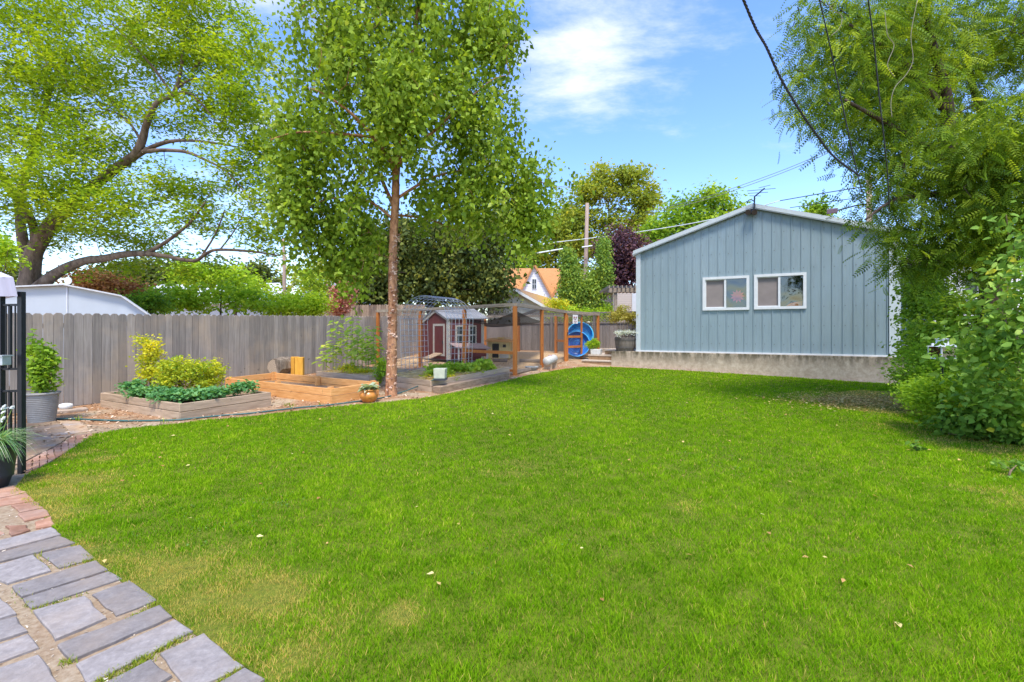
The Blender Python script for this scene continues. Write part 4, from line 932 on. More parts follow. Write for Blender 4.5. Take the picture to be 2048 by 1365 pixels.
# white planter box on the middle step
c = SH(-1.55, .585, -.22); WB = c
mb = MB(); ang = math.atan2(su.y, su.x); co, si = math.cos(ang), math.sin(ang)
mb.hexa([(c.x+(x*s_)*co-(y*s_)*si, c.y+(x*s_)*si+(y*s_)*co, c.z+z) for z, s_ in ((0, .9), (.20, 1)) for x, y in ((-.2,-.12),(.2,-.12),(.2,.12),(-.2,.12))])
solo(mb, 'planter_box', plain('chalky_white', (.62,.61,.58), .7), 'white rectangular planter on the steps', 'planter', c, bevel=.012)

# ------------------------------------------------------------------ black metal frame and canopy at the left edge
gz0 = G(43, 948); gzb = thing('gazebo_frame', 'black metal gazebo corner column with bars at the left edge', 'gazebo', gz0)
Yg = gz0.y
def bar(x0, y0, x1, y1, w_, name='bar', dy=0): mb = MB(); a = P(x0, y0, Yg+dy); b = P(x1, y1, Yg+dy); mb.beam(a, b, w_, w_); mb.build(name, M_black, gzb)
bar(43, 584, 43.5, 948, .045, 'column'); bar(2, 584, 2.5, 958, .045, 'column')
for y in (611, 739, 783): bar(2, y, 43, y-1, .022, 'crossbar')
for x in (12, 20.5, 30.5):
    wdt = .022 if x == 20.5 else .010
    bar(x, 611, x, 738, wdt); bar(x, 783, x, 906, wdt)
cn = thing('canopy', 'pale lavender white canopy fabric on top of the black gazebo column', 'canopy', P(10, 590, Yg))
m = plain('lavender_canvas', (.50,.48,.56), .85, var=.05, scale=3); mb = MB()
nu = 26; pr = []
for i in range(nu+1):
    x = -120+i*(167+.5)/nu; wv_ = .012*math.sin(i*1.7); pr.append((x, wv_))
for (x, w_), (x2, w2) in zip(pr, pr[1:]):
    A = [P(x, 557, Yg)+Vector((0,-.10+w_*.3,0)), P(x, 594, Yg)+Vector((0,-.06+w_,0))]; B = [P(x2, 557, Yg)+Vector((0,-.10+w2*.3,0)), P(x2, 594, Yg)+Vector((0,-.06+w2,0))]
    mb.face([A[1], B[1], B[0], A[0]])
a, b = P(47, 557, Yg)+Vector((0,-.10,0)), P(47, 594, Yg)+Vector((0,-.06,0)); bkv = Vector((-3.4, 2.3, 0))
mb.face([b, b+bkv, a+bkv, a])
mb.build('valance', m, cn, smooth=True)
mb = MB(); e = P(-120, 557, Yg)+Vector((0,-.10,0)); pk_ = a+Vector((-2.2,.6,.7)); mb.face([a, a+bkv, pk_]); mb.face([a, pk_, e]); mb.build('canopy_top', m, cn)
hl = thing('hanging_tin', 'small silver box hanging on the black gazebo column', 'lantern', P(5, 735, Yg-.1))  # plain lidded tin box with a wire handle
mb = MB(); mb.box(P(4, 722, Yg-.12), (.10,.09,.09)); mb.build('body', plain('silver_tin', (.50,.54,.56), .35, .6), hl, bevel=.006)
mb = MB(); mb.box(P(4, 712, Yg-.12), (.125,.11,.012)); mb.build('lid', plain('silver_tin', (.5,.54,.56), .35, .6), hl)
mb = MB(); mb.tube([P(-3, 730, Yg-.12), P(-3, 737, Yg-.14), P(10, 737, Yg-.14), P(11, 729, Yg-.12)], .004, 5); mb.build('handle', M_black, hl)

# ------------------------------------------------------------------ buildings behind the fence
def prism_building(name, label, cat, parts): pass
Yw = 11.6; ws = thing('metal_shed', 'low white gambrel roofed shed behind the left end of the fence', 'shed', GG(P(135, 660, Yw).x, Yw))
M_wsh = plain('white_sheet_metal', (.40,.43,.46), .5, var=.05, scale=1.5)
prf = [P(-60, 580, Yw), P(135, 571.5, Yw), P(250, 594, Yw), P(302, 630, Yw)]
gx = [(p.x, p.z) for p in prf]
mb = MB(); poly = [Vector((gx[0][0], Yw, 0))]+[Vector((x, Yw, z)) for x, z in gx]+[Vector((gx[-1][0], Yw, 0))]; mb.prism(poly, (-3.2, 3.2, 0)); mb.build('wall', M_wsh, ws)
for (x0, z0), (x1, z1) in zip(gx, gx[1:]):
    mb = MB(); a = Vector((x0, Yw-.12, z0)); b = Vector((x1, Yw-.12, z1)); mb.prism([a, b, b+Vector((0,0,.035)), a+Vector((0,0,.035))], (-3.4, 3.5, 0)); mb.build('roof', plain('shed_roof_metal', (.50,.50,.50), .5), ws)
mb = MB(); a = P(134.5, 572, Yw-.01); mb.box((a.x, Yw-.012, 1.35), (.03,.02,2.5)); mb.build('seam_trim', plain('shed_seam', (.55,.56,.60), .5), ws)
# satellite dish on the shed
dsh = thing('satellite_dish', 'small white satellite dish on the roof of the white shed', 'satellite dish', P(138, 571, Yw+.4))
c = P(138, 562, Yw+.4); mb = MB(); mb.tube([c+Vector((0,-.03,0)), c, c+Vector((0,.02,0))], [.10,.085,.03], 18); mb.build('dish', M_white, dsh)
mb = MB(); mb.tube([c+Vector((0,.03,0)), c+Vector((0,.05,-.14))], .012, 6); mb.build('mount', M_black, dsh)

# garage with the mossy roof
M_tanroof = plain('brown_shingles', (.33,.20,.12), .9, var=.3, scale=12)
m, nt, N, L, o = newmat('mossy_shingle_roof'); b = principled(N, L, o, .9, 0, .1)
t = N.new('ShaderNodeTexCoord'); sx_ = N.new('ShaderNodeSeparateXYZ'); L.new(t.outputs['Object'], sx_.inputs[0])
mr_ = N.new('ShaderNodeMapRange'); mr_.inputs['From Min'].default_value = -.6; mr_.inputs['From Max'].default_value = 1.6; L.new(sx_.outputs['X'], mr_.inputs['Value'])
ad = N.new('ShaderNodeMath'); ad.operation = 'ADD'; L.new(mr_.outputs[0], ad.inputs[0]); ns = noise(N, L, 3, 6, .7); ml = N.new('ShaderNodeMath'); ml.operation = 'MULTIPLY_ADD'; ml.inputs[1].default_value = .7; ml.inputs[2].default_value = -.35; L.new(ns, ml.inputs[0]); L.new(ml.outputs[0], ad.inputs[1])
cc2 = ramp(N, L, ad.outputs[0], [(0, (.34,.22,.14)), (.5, (.45,.27,.12)), (1, (.62,.38,.05))]); cc2 = mixc(N, L, ramp(N, L, noise(N, L, 16, 4, .7), [(.4, (0,0,0)), (.6, (.6,.6,.6))]), cc2, (.20,.13,.09)); L.new(cc2, b.inputs['Base Color']); M_moss = m
Yk = 25; M_sage = wood('pale_sage_siding', (.50,.54,.50), (.60,.64,.60), stretch=(14,14,.4))
gr2 = thing('neighbour_garage', 'pale sage gabled garage with mossy brown shingle roof behind the run', 'garage', GG(P(1050, 660, Yk).x, Yk))
apx = P(1028, 580, Yk); el = P(975, 602, Yk+.0); er = P(1090, 616, Yk-.0)
mb = MB(); mb.prism([Vector((el.x, Yk, .2)), Vector((er.x, Yk, .2)), er, apx, el], (2.2, 7, 0)); mb.build('wall', M_sage, gr2)
mb = MB(); a = apx+Vector((0,-.35,.0)); b = er+Vector((.3,-.35,-.14)); bk = Vector((2.4, 7.6, 0)); mb.hexa([a, b, b+bk, a+bk, a+Vector((0,0,.10)), b+Vector((0,0,.10)), b+bk+Vector((0,0,.10)), a+bk+Vector((0,0,.10))]); mb.build('roof', M_moss, gr2)
mb = MB(); b2 = el+Vector((-.2,-.35,-.1)); mb.hexa([b2, a, a+bk, b2+bk, b2+Vector((0,0,.10)), a+Vector((0,0,.10)), a+bk+Vector((0,0,.10)), b2+bk+Vector((0,0,.10))]); mb.build('roof', M_moss, gr2)
for q1, q2 in ((a, b), (b2, a)):
    mb = MB(); mb.prism([q1+Vector((0,-.03,-.10)), q2+Vector((0,-.03,-.10)), q2+Vector((0,-.03,.07)), q1+Vector((0,-.03,.07))], (0,.03,0)); mb.build('rake_trim', M_white, gr2)
# white house with steep orange roof
Yh = 44; M_or = plain('orange_shingles', (.44,.20,.07), .85, var=.14, scale=5); 
m, nt, N, L, o = newmat('white_lap_siding'); b = principled(N, L, o, .6, 0, .3); t = N.new('ShaderNodeTexCoord'); wv = N.new('ShaderNodeTexWave'); wv.bands_direction = 'Z'; wv.wave_profile = 'SAW'; wv.inputs['Scale'].default_value = 1.3; L.new(t.outputs['Object'], wv.inputs['Vector'])
L.new(ramp(N, L, wv.outputs['Fac'], [(0, (.45,.46,.48)), (.2, (.74,.74,.74)), (1, (.80,.80,.79))]), b.inputs['Base Color']); bump(N, L, b, wv.outputs['Fac'], .6, .03); M_lap = m
ho = thing('gabled_house', 'white house with steep gables and an orange shingle roof far behind the run', 'house', GG(P(1068, 660, Yh).x, Yh))
ap = P(1068, 533, Yh); gl_, gr_ = P(1030, 612, Yh), P(1111, 612, Yh)
mb = MB(); mb.prism([Vector((gl_.x, Yh, .3)), Vector((gr_.x, Yh, .3)), gr_, ap, gl_], (0, 6, 0)); mb.prism([P(1096, 680, Yh+.5), P(1165, 680, Yh+.5), P(1165, 612, Yh+.5), P(1131, 556, Yh+.5), P(1096, 612, Yh+.5)], (0, 5, 0)); mb.build('wall', M_lap, ho)
mb = MB()
ml_, mr2 = P(960, 606, Yh+2.5), P(1190, 606, Yh+2.5); tl_, tr_ = P(1004, 540, Yh+6), P(1124, 540, Yh+6)
mb.hexa([ml_, mr2, tr_, tl_, ml_+Vector((0,.3,.2)), mr2+Vector((0,.3,.2)), tr_+Vector((0,.3,.2)), tl_+Vector((0,.3,.2))])
for p_, q_, b_ in ((ap, gr_, 6), (ap, gl_, 6), (P(1131, 556, Yh+.5), P(1165, 612, Yh+.5), 5), (P(1131, 556, Yh+.5), P(1096, 612, Yh+.5), 5)):
    dd = (q_-p_).normalized(); up_ = Vector((-dd.z if q_.x > p_.x else dd.z, 0, abs(dd.x))); up_ = Vector((abs(dd.z)*(1 if q_.x > p_.x else -1), 0, abs(dd.x)))
    mb.prism([p_-Vector((0,.3,0)), q_-Vector((0,.3,0)), q_-Vector((0,.3,0))+up_*.18, p_-Vector((0,.3,0))+up_*.18], (0, b_, 0))
mb.build('roof', M_or, ho)
mb = MB(); c = P(1068.5, 568.5, Yh-.03); mb.box(c, (.46,.08,1.0)); wo = mb.build('window', M_white, ho)
for dz in (-.24, .24):
    for dx in (-.1, .1): mb = MB(); mb.box(c+Vector((dx,-.045,dz)), (.16,.02,.42)); mb.build('pane', M_dkglass, wo)
# orange-roofed wing seen through the leaves, at left of the gable
# tan sided building and pergola next to the garage
Yt = 26; tb = thing('sided_house', 'tan horizontal sided house wall seen between the ivy and the garage', 'house', GG(P(1250, 660, Yt).x, Yt))
m, nt, N, L, o = newmat('tan_lap_siding'); b = principled(N, L, o, .7, 0, .3); t = N.new('ShaderNodeTexCoord'); wv = N.new('ShaderNodeTexWave'); wv.bands_direction = 'Z'; wv.wave_profile = 'SAW'; wv.inputs['Scale'].default_value = 2.6; L.new(t.outputs['Object'], wv.inputs['Vector'])
L.new(ramp(N, L, wv.outputs['Fac'], [(0, (.30,.24,.19)), (.2, (.50,.42,.35)), (1, (.55,.47,.40))]), b.inputs['Base Color'])
mb = MB(); a = P(1226, 660, Yt); b_ = P(1420, 660, Yt); mb.box(((a.x+b_.x)/2, Yt+3, 1.8), (b_.x-a.x, 6, 3.6)); mb.build('wall', m, tb)
mb = MB(); a = P(1268, 600, Yt-.05); mb.box((a.x, Yt-.03, 1.8), (.22,.06,3.6)); mb.build('corner_trim', M_white, tb)
mb = MB(); a = P(1224, 583, Yt-.3); mb.box((a.x+3, Yt+3.2, 3.66), (6.0,6.2,.1)); mb.build('roof', M_tanroof, tb)
Yp = 21; pg = thing('pergola', 'grey brown timber pergola left of the blue garage', 'pergola', GG(P(1231, 660, Yp).x, Yp))
for x in (1231, 1330): mb = MB(); a = P(x, 660, Yp); mb.box((a.x, Yp, 1.85), (.14,.14,3.0)); mb.build('post', M_beam, pg)
mb = MB(); mb.beam(P(1216, 581, Yp-.1), P(1400, 579, Yp-.1), .06, .20); mb.build('beam', M_beam, pg)
for k in range(14): mb = MB(); a = P(1219+k*8.6, 574, Yp-.35); mb.beam(a, a+Vector((.15, 3, .0)), .05, .13); mb.build('rafter', M_beam, pg)
# far-left gable, sheds and other roofs glimpsed through the leaves
Yb = 34; bh = thing('beige_house', 'beige gabled house with grey roof glimpsed behind the lime bushes', 'house', GG(P(630, 660, Yb).x, Yb))
mb = MB(); mb.prism([P(598, 680, Yb), P(662, 680, Yb), P(662, 606, Yb), P(631, 566, Yb), P(598, 606, Yb)], (1, 7, 0)); mb.build('wall', plain('beige_siding', (.62,.54,.44), .8), bh)
mb = MB(); a = P(631, 563, Yb-.3); b_ = P(664, 608, Yb-.3); c_ = P(597, 608, Yb-.3)
mb.prism([a, b_, b_+Vector((.2,0,.12)), a+Vector((0,0,.22))], (1, 7.5, 0)); mb.prism([a, c_, c_+Vector((-.2,0,.12)), a+Vector((0,0,.22))], (1, 7.5, 0)); mb.prism([P(640, 572, Yb+3), P(700, 574, Yb+3), P(710, 602, Yb+1), P(655, 602, Yb+1)], (0, .2, .2)); mb.build('roof', plain('blue_grey_roof', (.30,.34,.40), .8), bh)
Yv = 30; wh = thing('white_house', 'long low white house with pale roof mostly hidden behind the left trees', 'house', GG(P(420, 660, Yv).x, Yv))
mb = MB(); a = P(300, 660, Yv); b_ = P(560, 660, Yv); mb.box(((a.x+b_.x)/2, Yv+3, 1.6), (b_.x-a.x, 6, 3.2)); mb.build('wall', plain('off_white_siding', (.55,.57,.60), .7), wh)
mb = MB(); mb.hexa([P(290, 612, Yv-.5), P(572, 606, Yv-.5), P(560, 570, Yv+3), P(310, 574, Yv+3), P(290, 608, Yv-.5), P(572, 602, Yv-.5), P(560, 566, Yv+3), P(310, 570, Yv+3)]); mb.build('roof', plain('pale_grey_roof', (.50,.52,.54), .8), wh)
mb = MB(); a = P(528, 590, Yv-1); mb.beam(P(514, 588, Yv-1), P(549, 600, Yv-1), .3, .3); 
solo(mb, 'blue_awning', plain('sky_blue_canvas', (.05,.35,.62), .7), 'sky blue awning glimpsed through the bushes behind the fence', 'awning', a)
# small blue shed and white house at the right
Yr = 15; bs = thing('blue_shed', 'small blue shed with dark eaves partly hidden right of the garage', 'shed', GG(P(1850, 660, Yr).x, Yr))
mb = MB(); mb.prism([P(1790, 690, Yr), P(1888, 690, Yr), P(1888, 552, Yr), P(1830, 536, Yr), P(1790, 530, Yr)], (0, 3, 0)); mb.build('wall', plain('shaded_blue_boards', (.06,.105,.14), .7), bs)  # blue darkened, the shade over the shed is in the colour
mb = MB(); a = P(1760, 526, Yr-.4); b_ = P(1900, 551, Yr-.4); mb.hexa([a, b_, b_+Vector((0,3.6,0)), a+Vector((0,3.6,0)), a+Vector((0,0,.14)), b_+Vector((0,0,.14)), b_+Vector((0,3.6,.14)), a+Vector((0,3.6,.14))]); mb.build('roof', plain('dark_green_eaves', (.06,.09,.08), .7), bs)
mb = MB(); a = P(1870, 600, Yr-.02); mb.box((a.x, Yr-.02, 2.0), (.10,.03,2.2)); mb.build('corner_trim', M_white, bs)
Yq = 20; rh = thing('white_house', 'white sided house glimpsed through the locust leaves at the far right', 'house', GG(P(1960, 660, Yq).x, Yq))
mb = MB(); mb.prism([P(1888, 700, Yq), P(2180, 700, Yq), P(2180, 470, Yq), P(1900, 505, Yq)], (.5, 6, 0)); mb.build('wall', M_lap, rh)
mb = MB(); a = P(1880, 505, Yq-.4); b_ = P(2190, 466, Yq-.4); mb.hexa([a, b_, b_+Vector((0,6.8,0)), a+Vector((0,6.8,0)), a+Vector((0,0,.2)), b_+Vector((0,0,.2)), b_+Vector((0,6.8,.2)), a+Vector((0,6.8,.2))]); mb.build('roof', plain('pale_grey_roof', (.5,.52,.54), .8), rh)
mb = MB(); mb.box(P(1943, 565, Yq-.03), (.7,.06,1.1)); wo = mb.build('window', M_white, rh); mb = MB(); mb.box(P(1943, 565, Yq-.07), (.52,.03,.9)); mb.build('pane', M_dkglass, wo)
# slatted fence far right
a, b_ = P(1985, 660, 9.5), P(2150, 660, 8.2); ff = thing('brown_fence', 'dark brown slatted fence behind the big leaved shrub at the right edge', 'fence', GG(a.x, a.y)); mb = MB(); boards(mb, [(a.x, a.y), (b_.x, b_.y)], lambda X, Y: 1.72, .09, gap=.02, dog=False); mb.build('fence_boards', M_dimfence, ff)

# ------------------------------------------------------------------ utility poles and wires
def upole(x0, x1, y1, Y, r, label):
    b = P(x0, 660, Y); b.z = float(g(b.x, Y)); t = P(x1, y1, Y); mb = MB(); mb.tube([b, b.lerp(t, .5), t], [r*1.1, r, r*.85], 14); solo(mb, 'utility_pole', M_pole, label, 'utility pole', b, smooth=True)
upole(1168, 1174.5, 407, 34, .155, 'bare wooden utility pole rising behind the ivy columns')
upole(570, 567.5, 478, 30, .11, 'thin wooden utility pole left of the birch trunk')
upole(1741, 1738, 352, 19, .12, 'wooden utility pole standing behind the locust leaves over the garage roof')
def wire(pts, r, label, name='overhead_wire', mat=M_cable, group=None, twist=0):
    path = smooth_path(pts, 6)
    mb = MB()
    if twist:
        fine = smooth_path(pts, 26); 
        for ph in (0, 2.09, 4.19):
            q_ = []
            for i, p in enumerate(fine):
                a = i*twist+ph; q_.append(p+Vector((math.cos(a)*r, 0, math.sin(a)*r*.6)))
            mb.tube(q_, r*.75, 5)
    else: mb.tube(path, r, 5)
    return solo(mb, name, mat, label, 'wire', pts[0], group, smooth=True)
wire([P(1470,-50,4.4), P(1488,2,4.6), P(1512,58,4.8), P(1533,95,4.9), P(1562,158,5.1), P(1600,222,5.3), P(1632,268,5.5), P(1660,305,5.7), P(1683,326,5.8), P(1720,352,5.9)], .010, 'thick twisted black service cable sweeping down across the sky', 'service_cable', twist=.62)
wire([P(1628,-40,4.2), P(1640,5,4.4), P(1655,70,4.9), P(1672,150,5.2), P(1690,235,5.4), P(1705,305,5.6), P(1720,370,5.8), P(1724,385,5.9)], .0065, 'straight black wire left of the pair over the locust leaves')
wire([P(1730,-40,4.2), P(1737,5,4.4), P(1748,90,5.0), P(1758,190,5.3), P(1767,270,5.5), P(1775,350,5.8), P(1779,420,6.0)], .007, 'straight black wire in front of the locust, right of the other')
for dy, nm in ((0, 'upper strand of the thin wires running from the maples to the locust'), (5, 'lower strand of the thin wires running from the maples to the locust')):
    wire([P(1290,425+dy,30), P(1400,398+dy,28), P(1500,365+dy,26), P(1600,327+dy,24), P(1692,284+dy,22)], .016, nm, mat=plain('grey_wire', (.16,.15,.15), .6))
wire([P(1030,494,33.6), P(1172,478,33.6), P(1300,461,31), P(1430,438,28), P(1560,402,24)], .028, 'pale wire crossing behind the pole to the garage roof', mat=plain('pale_wire', (.62,.66,.66), .5))
wire([P(1560,402,24), P(1640,388,22), P(1740,372,19)], .022, 'dark wire running from the garage ridge to the right hand pole')
wire([P(1580,416,24), P(1660,404,22), P(1745,392,19)], .018, 'second dark wire above the street lamp head')
for x0, y0, x1, y1, lb in ((1072, 507, 1126, 498, 'pale metal tube left of the utility pole'), (1164, 495, 1220, 487, 'pale metal tube crossing the utility pole')):
    mb = MB(); mb.tube([P(x0,y0,33.4), P(x1,y1,33.4)], .05, 8); solo(mb, 'cable_sleeve', plain('pale_tube', (.66,.72,.70), .4), lb, 'cable sleeve', P(x0,y0,33.4))
sl = thing('street_lamp', 'dark brown street lamp head above the right slope of the garage roof', 'street lamp', P(1665, 425, 19))
mb = MB(); mb.hexa([P(1653,429,18.8), P(1676,426,18.8), P(1676,426,19.2), P(1653,429,19.2), P(1654,419,18.8), P(1675,416,18.8), P(1675,416,19.2), P(1654,419,19.2)]); mb.build('lamp_head', plain('brown_fixture', (.10,.06,.07), .5), sl, bevel=.03)
mb = MB(); mb.tube([P(1676,421,19), P(1710,412,19), P(1738,408,19)], .03, 8); mb.build('arm', M_black, sl)

# ------------------------------------------------------------------ lantern in the shrub, ladder
c = P(1884, 718, 6.5); lt = thing('garden_lantern', 'white metal candle lantern with glass sides amid the right hand shrubs', 'lantern', c)
M_lw = plain('white_lantern_metal', (.70,.72,.75), .4)
def sq(mb, z0, z1, r0, r1): mb.hexa([(c.x+x*r, c.y+y*r, c.z+z) for z, r in ((z0, r0), (z1, r1)) for x, y in ((-1,-1),(1,-1),(1,1),(-1,1))])
mb = MB(); sq(mb, 0, .02, .115, .115); mb.build('base', M_lw, lt)
mb = MB(); sq(mb, .175, .235, .125, .05); sq(mb, .236, .28, .05, .045); sq(mb, .281, .295, .06, .02); mb.build('roof', M_lw, lt)
mb = MB()
for x, y in ((-1,-1),(1,-1),(1,1),(-1,1)): mb.box((c.x+x*.10, c.y+y*.10, c.z+.0975), (.014,.014,.154))
mb.build('frame', M_lw, lt)
mb = MB()
for x, y, lx, ly in ((0,-1,.186,.003),(0,1,.186,.003),(-1,0,.003,.186),(1,0,.003,.186)): mb.box((c.x+x*.10, c.y+y*.10, c.z+.0975), (lx, ly, .153))
mb.build('glass', M_glass, lt)
mb = MB(); mb.tube([c+Vector((0,0,.02)), c+Vector((0,0,.10))], .03, 14); mb.build('candle', plain('candle_wax', (.75,.70,.58), .6), lt)
mb = MB(); mb.tube([c+Vector((0.05*math.cos(a), 0, .295+.05*math.sin(a))) for a in [i*math.pi/8 for i in range(9)]], .004, 5); mb.build('handle', M_black, lt)
gz_ = GG(c.x, c.y); mb = MB(); mb.tube([gz_, c-Vector((0,0,.004))], .016, 8); solo(mb, 'lantern_stand', M_black, 'thin dark stake hidden in the shrub carrying the white lantern', 'stake', gz_)
ld = thing('ladder', 'old metal ladder leaning between the garage and the shrubs', 'ladder', GG(P(1850, 660, 11.6).x, 11.6))
mb1 = (P(1858, 700, 11.2), P(1824, 588, 11.8)); mb2 = (P(1876, 700, 11.2), P(1842, 586, 11.8)); M_al = plain('aluminium', (.25,.24,.22), .5, .5)
for a, b_ in (mb1, mb2): mb = MB(); mb.beam(a, b_, .03, .06); mb.build('side_rail', M_al, ld)
for k in range(6): t = (k+.5)/6; mb = MB(); mb.tube([mb1[0].lerp(mb1[1], t), mb2[0].lerp(mb2[1], t)], .016, 6); mb.build('rung', M_al, ld)
# ------------------------------------------------------------------ vegetation
def blob_points(rs, blobs, n, shell=.45):
    wts = np.array([b[2]*b[3]*(b[6] if len(b) > 6 else 1) for b in blobs], float); wts /= wts.sum()
    k = rs.choice(len(blobs), n, p=wts); d = rs.normal(0, 1, (n, 3)); d /= np.linalg.norm(d, axis=1, keepdims=True)
    d *= (rs.rand(n)**shell)[:, None]; o = np.zeros((n, 3))
    for i in range(n):
        b = blobs[k[i]]; c = P(b[0], b[1], b[4]); s = b[4]/F
        o[i] = (c.x+d[i,0]*b[2]*s, c.y+d[i,1]*b[5], c.z+d[i,2]*b[3]*s)
    return o
def leaf_cloud(rs, cen, npc, spread, size, T, TF, droop=.4, upb=.8, sizevar=.42, cvar=.11, c0=.5, tilt=None, outward=None):
    n = len(cen)*npc; base = np.repeat(cen, npc, 0); off = rs.normal(0, 1, (n, 3))*np.array(spread)
    pos = base+off
    a = rs.uniform(0, 2*math.pi, n); X = np.stack([np.cos(a), np.sin(a), rs.normal(-droop, .45, n)], 1)
    if outward is not None: X[:, :2] += outward*off[:, :2]/(np.array(spread[:2])+1e-6)
    Nn = np.stack([rs.normal(0, 1, n), rs.normal(0, 1, n), rs.normal(upb, .6, n)], 1)
    cc = np.repeat(rs.normal(0, cvar*1.35, len(cen)), npc); col = np.zeros((n, 3)); col[:, 0] = np.clip(c0+cc+rs.normal(0, cvar, n), 0, 1)
    return scatter(T, TF, pos, X, Nn, size*rs.uniform(1-sizevar, 1+sizevar, n), col)
def limb_mesh(paths, cen, rs, twig_r=.012, frac=.5, sides=8, wob=.06, sag=.1, maxlen=4.0):
    mb = MB(); rg = random.Random(2); nodes = []
    for p in paths:
        pts = [P(x, y, Y) if Y > 0 else Vector((x, y, -Y)) for x, y, Y, r in p]; rad = [q[3] for q in p]
        sp_ = smooth_path(pts, 6); rr_ = list(np.interp(np.linspace(0, len(pts)-1, len(sp_)), range(len(pts)), rad))
        mb.tube(sp_, rr_, sides if rad[0] > .05 else 6, wob=wob, rng=rg)
        nodes += [(q.x, q.y, q.z, r) for q, r in zip(sp_, rr_)]
    nd = np.array(nodes)
    if cen is not None:
        idx = rs.permutation(len(cen))[:int(len(cen)*frac)]; known = nd[:, :3]
        order = idx[np.argsort([np.min(np.sum((known-cen[i])**2, 1)) for i in idx])]
        kn = list(map(tuple, known))
        for i in order:
            K = np.array(kn); d = np.sum((K-cen[i])**2, 1)+.15*np.maximum(0, K[:, 2]-cen[i][2])**2; j = int(np.argmin(d)); L_ = math.sqrt(np.sum((K[j]-cen[i])**2))
            if L_ < .05 or L_ > maxlen: continue
            a = Vector(K[j]); b = Vector(cen[i]); m1 = a.lerp(b, .35)+Vector((rg.uniform(-1,1), rg.uniform(-1,1), rg.uniform(0,1.6)))*L_*sag; m2 = a.lerp(b, .7)+Vector((rg.uniform(-1,1), rg.uniform(-1,1), rg.uniform(0,1.2)))*L_*sag
            r = twig_r*(.6+.5*min(L_, 1.5)); mb.tube([a, m1, m2, b], [r, r*.8, r*.55, r*.3], 4, cap=False)
            kn += [tuple(m1), tuple(m2), tuple(b)]
    return mb
def plant(name, label, cat, base, paths, blobs, ncl, npc, spread, size, mat, bark, seed=1, T=LEAF, TF=LEAF_F, group=None, filt=None, twig_r=.012, frac=.5, crown='crown', trunk='trunk', shell=.45, sag=.1, maxlen=4.0, parts=True, **kw):
    rs = np.random.RandomState(seed); cen = blob_points(rs, blobs, ncl, shell)
    if filt: cen = filt(cen)
    t = thing(name, label, cat, base, group)
    mb = limb_mesh(paths, cen, rs, twig_r, frac, sag=sag, maxlen=maxlen); mb.build(trunk, bark, t, smooth=True)
    V, Fc, C = leaf_cloud(rs, cen, npc, spread, size, T, TF, **kw); np_obj(crown, V, Fc, C, mat, t)
    return t
L_birch = leafmat('birch_leaves', [(0, (.08,.145,.012)), (.45, (.19,.29,.022)), (.85, (.33,.44,.05)), (1, (.46,.54,.12))], .38, .42)
L_ash = leafmat('yellow_green_leaves', [(0, (.085,.17,.012)), (.45, (.21,.32,.016)), (1, (.42,.48,.025))], .46, .5)
L_loc = leafmat('locust_leaves', [(0, (.04,.085,.008)), (.5, (.14,.235,.018)), (1, (.40,.49,.04))], .40, .45)
L_dark = leafmat('dark_leaves', [(0, (.035,.055,.018)), (.5, (.085,.12,.028)), (1, (.27,.29,.06))], .3)
L_map = leafmat('maple_leaves', [(0, (.12,.18,.03)), (.5, (.26,.32,.04)), (1, (.48,.44,.05))], .4)
L_plum = leafmat('plum_leaves', [(0, (.035,.018,.03)), (.5, (.10,.045,.06)), (1, (.24,.12,.13))], .25)
L_smoke = leafmat('pink_leaves', [(0, (.28,.10,.09)), (.5, (.48,.20,.17)), (1, (.62,.36,.28))], .3)
L_ivy = leafmat('ivy_leaves', [(0, (.06,.12,.03)), (.45, (.17,.29,.045)), (1, (.52,.58,.07))], .3)
L_lime = leafmat('lime_leaves', [(0, (.15,.28,.02)), (.5, (.30,.46,.03)), (1, (.52,.60,.05))], .4)
L_gold = leafmat('golden_leaves', [(0, (.20,.32,.03)), (.45, (.48,.50,.03)), (1, (.82,.68,.04))], .35)
L_bush = leafmat('bush_leaves', [(0, (.08,.17,.014)), (.5, (.20,.34,.025)), (1, (.44,.54,.06))], .36)
L_lilac = leafmat('broad_leaves', [(0, (.09,.18,.025)), (.5, (.19,.33,.045)), (.95, (.38,.50,.10)), (1, (.70,.62,.06))], .34, .38)
L_straw_b = leafmat('strawberry_leaves', [(0, (.04,.15,.05)), (.5, (.11,.28,.09)), (1, (.28,.48,.16))], .3)
L_rust = leafmat('rusty_leaves', [(0, (.12,.05,.02)), (.5, (.26,.12,.05)), (1, (.38,.26,.08))], .3)
B_birch = barkmat('peeling_birch_bark', (.16,.055,.025), (.60,.31,.16), 9, (1,1,.55), 1.0)
B_brown = barkmat('brown_bark', (.07,.045,.03), (.22,.155,.11), 7)
B_dark = barkmat('dark_bark', (.035,.025,.018), (.11,.08,.06), 8)

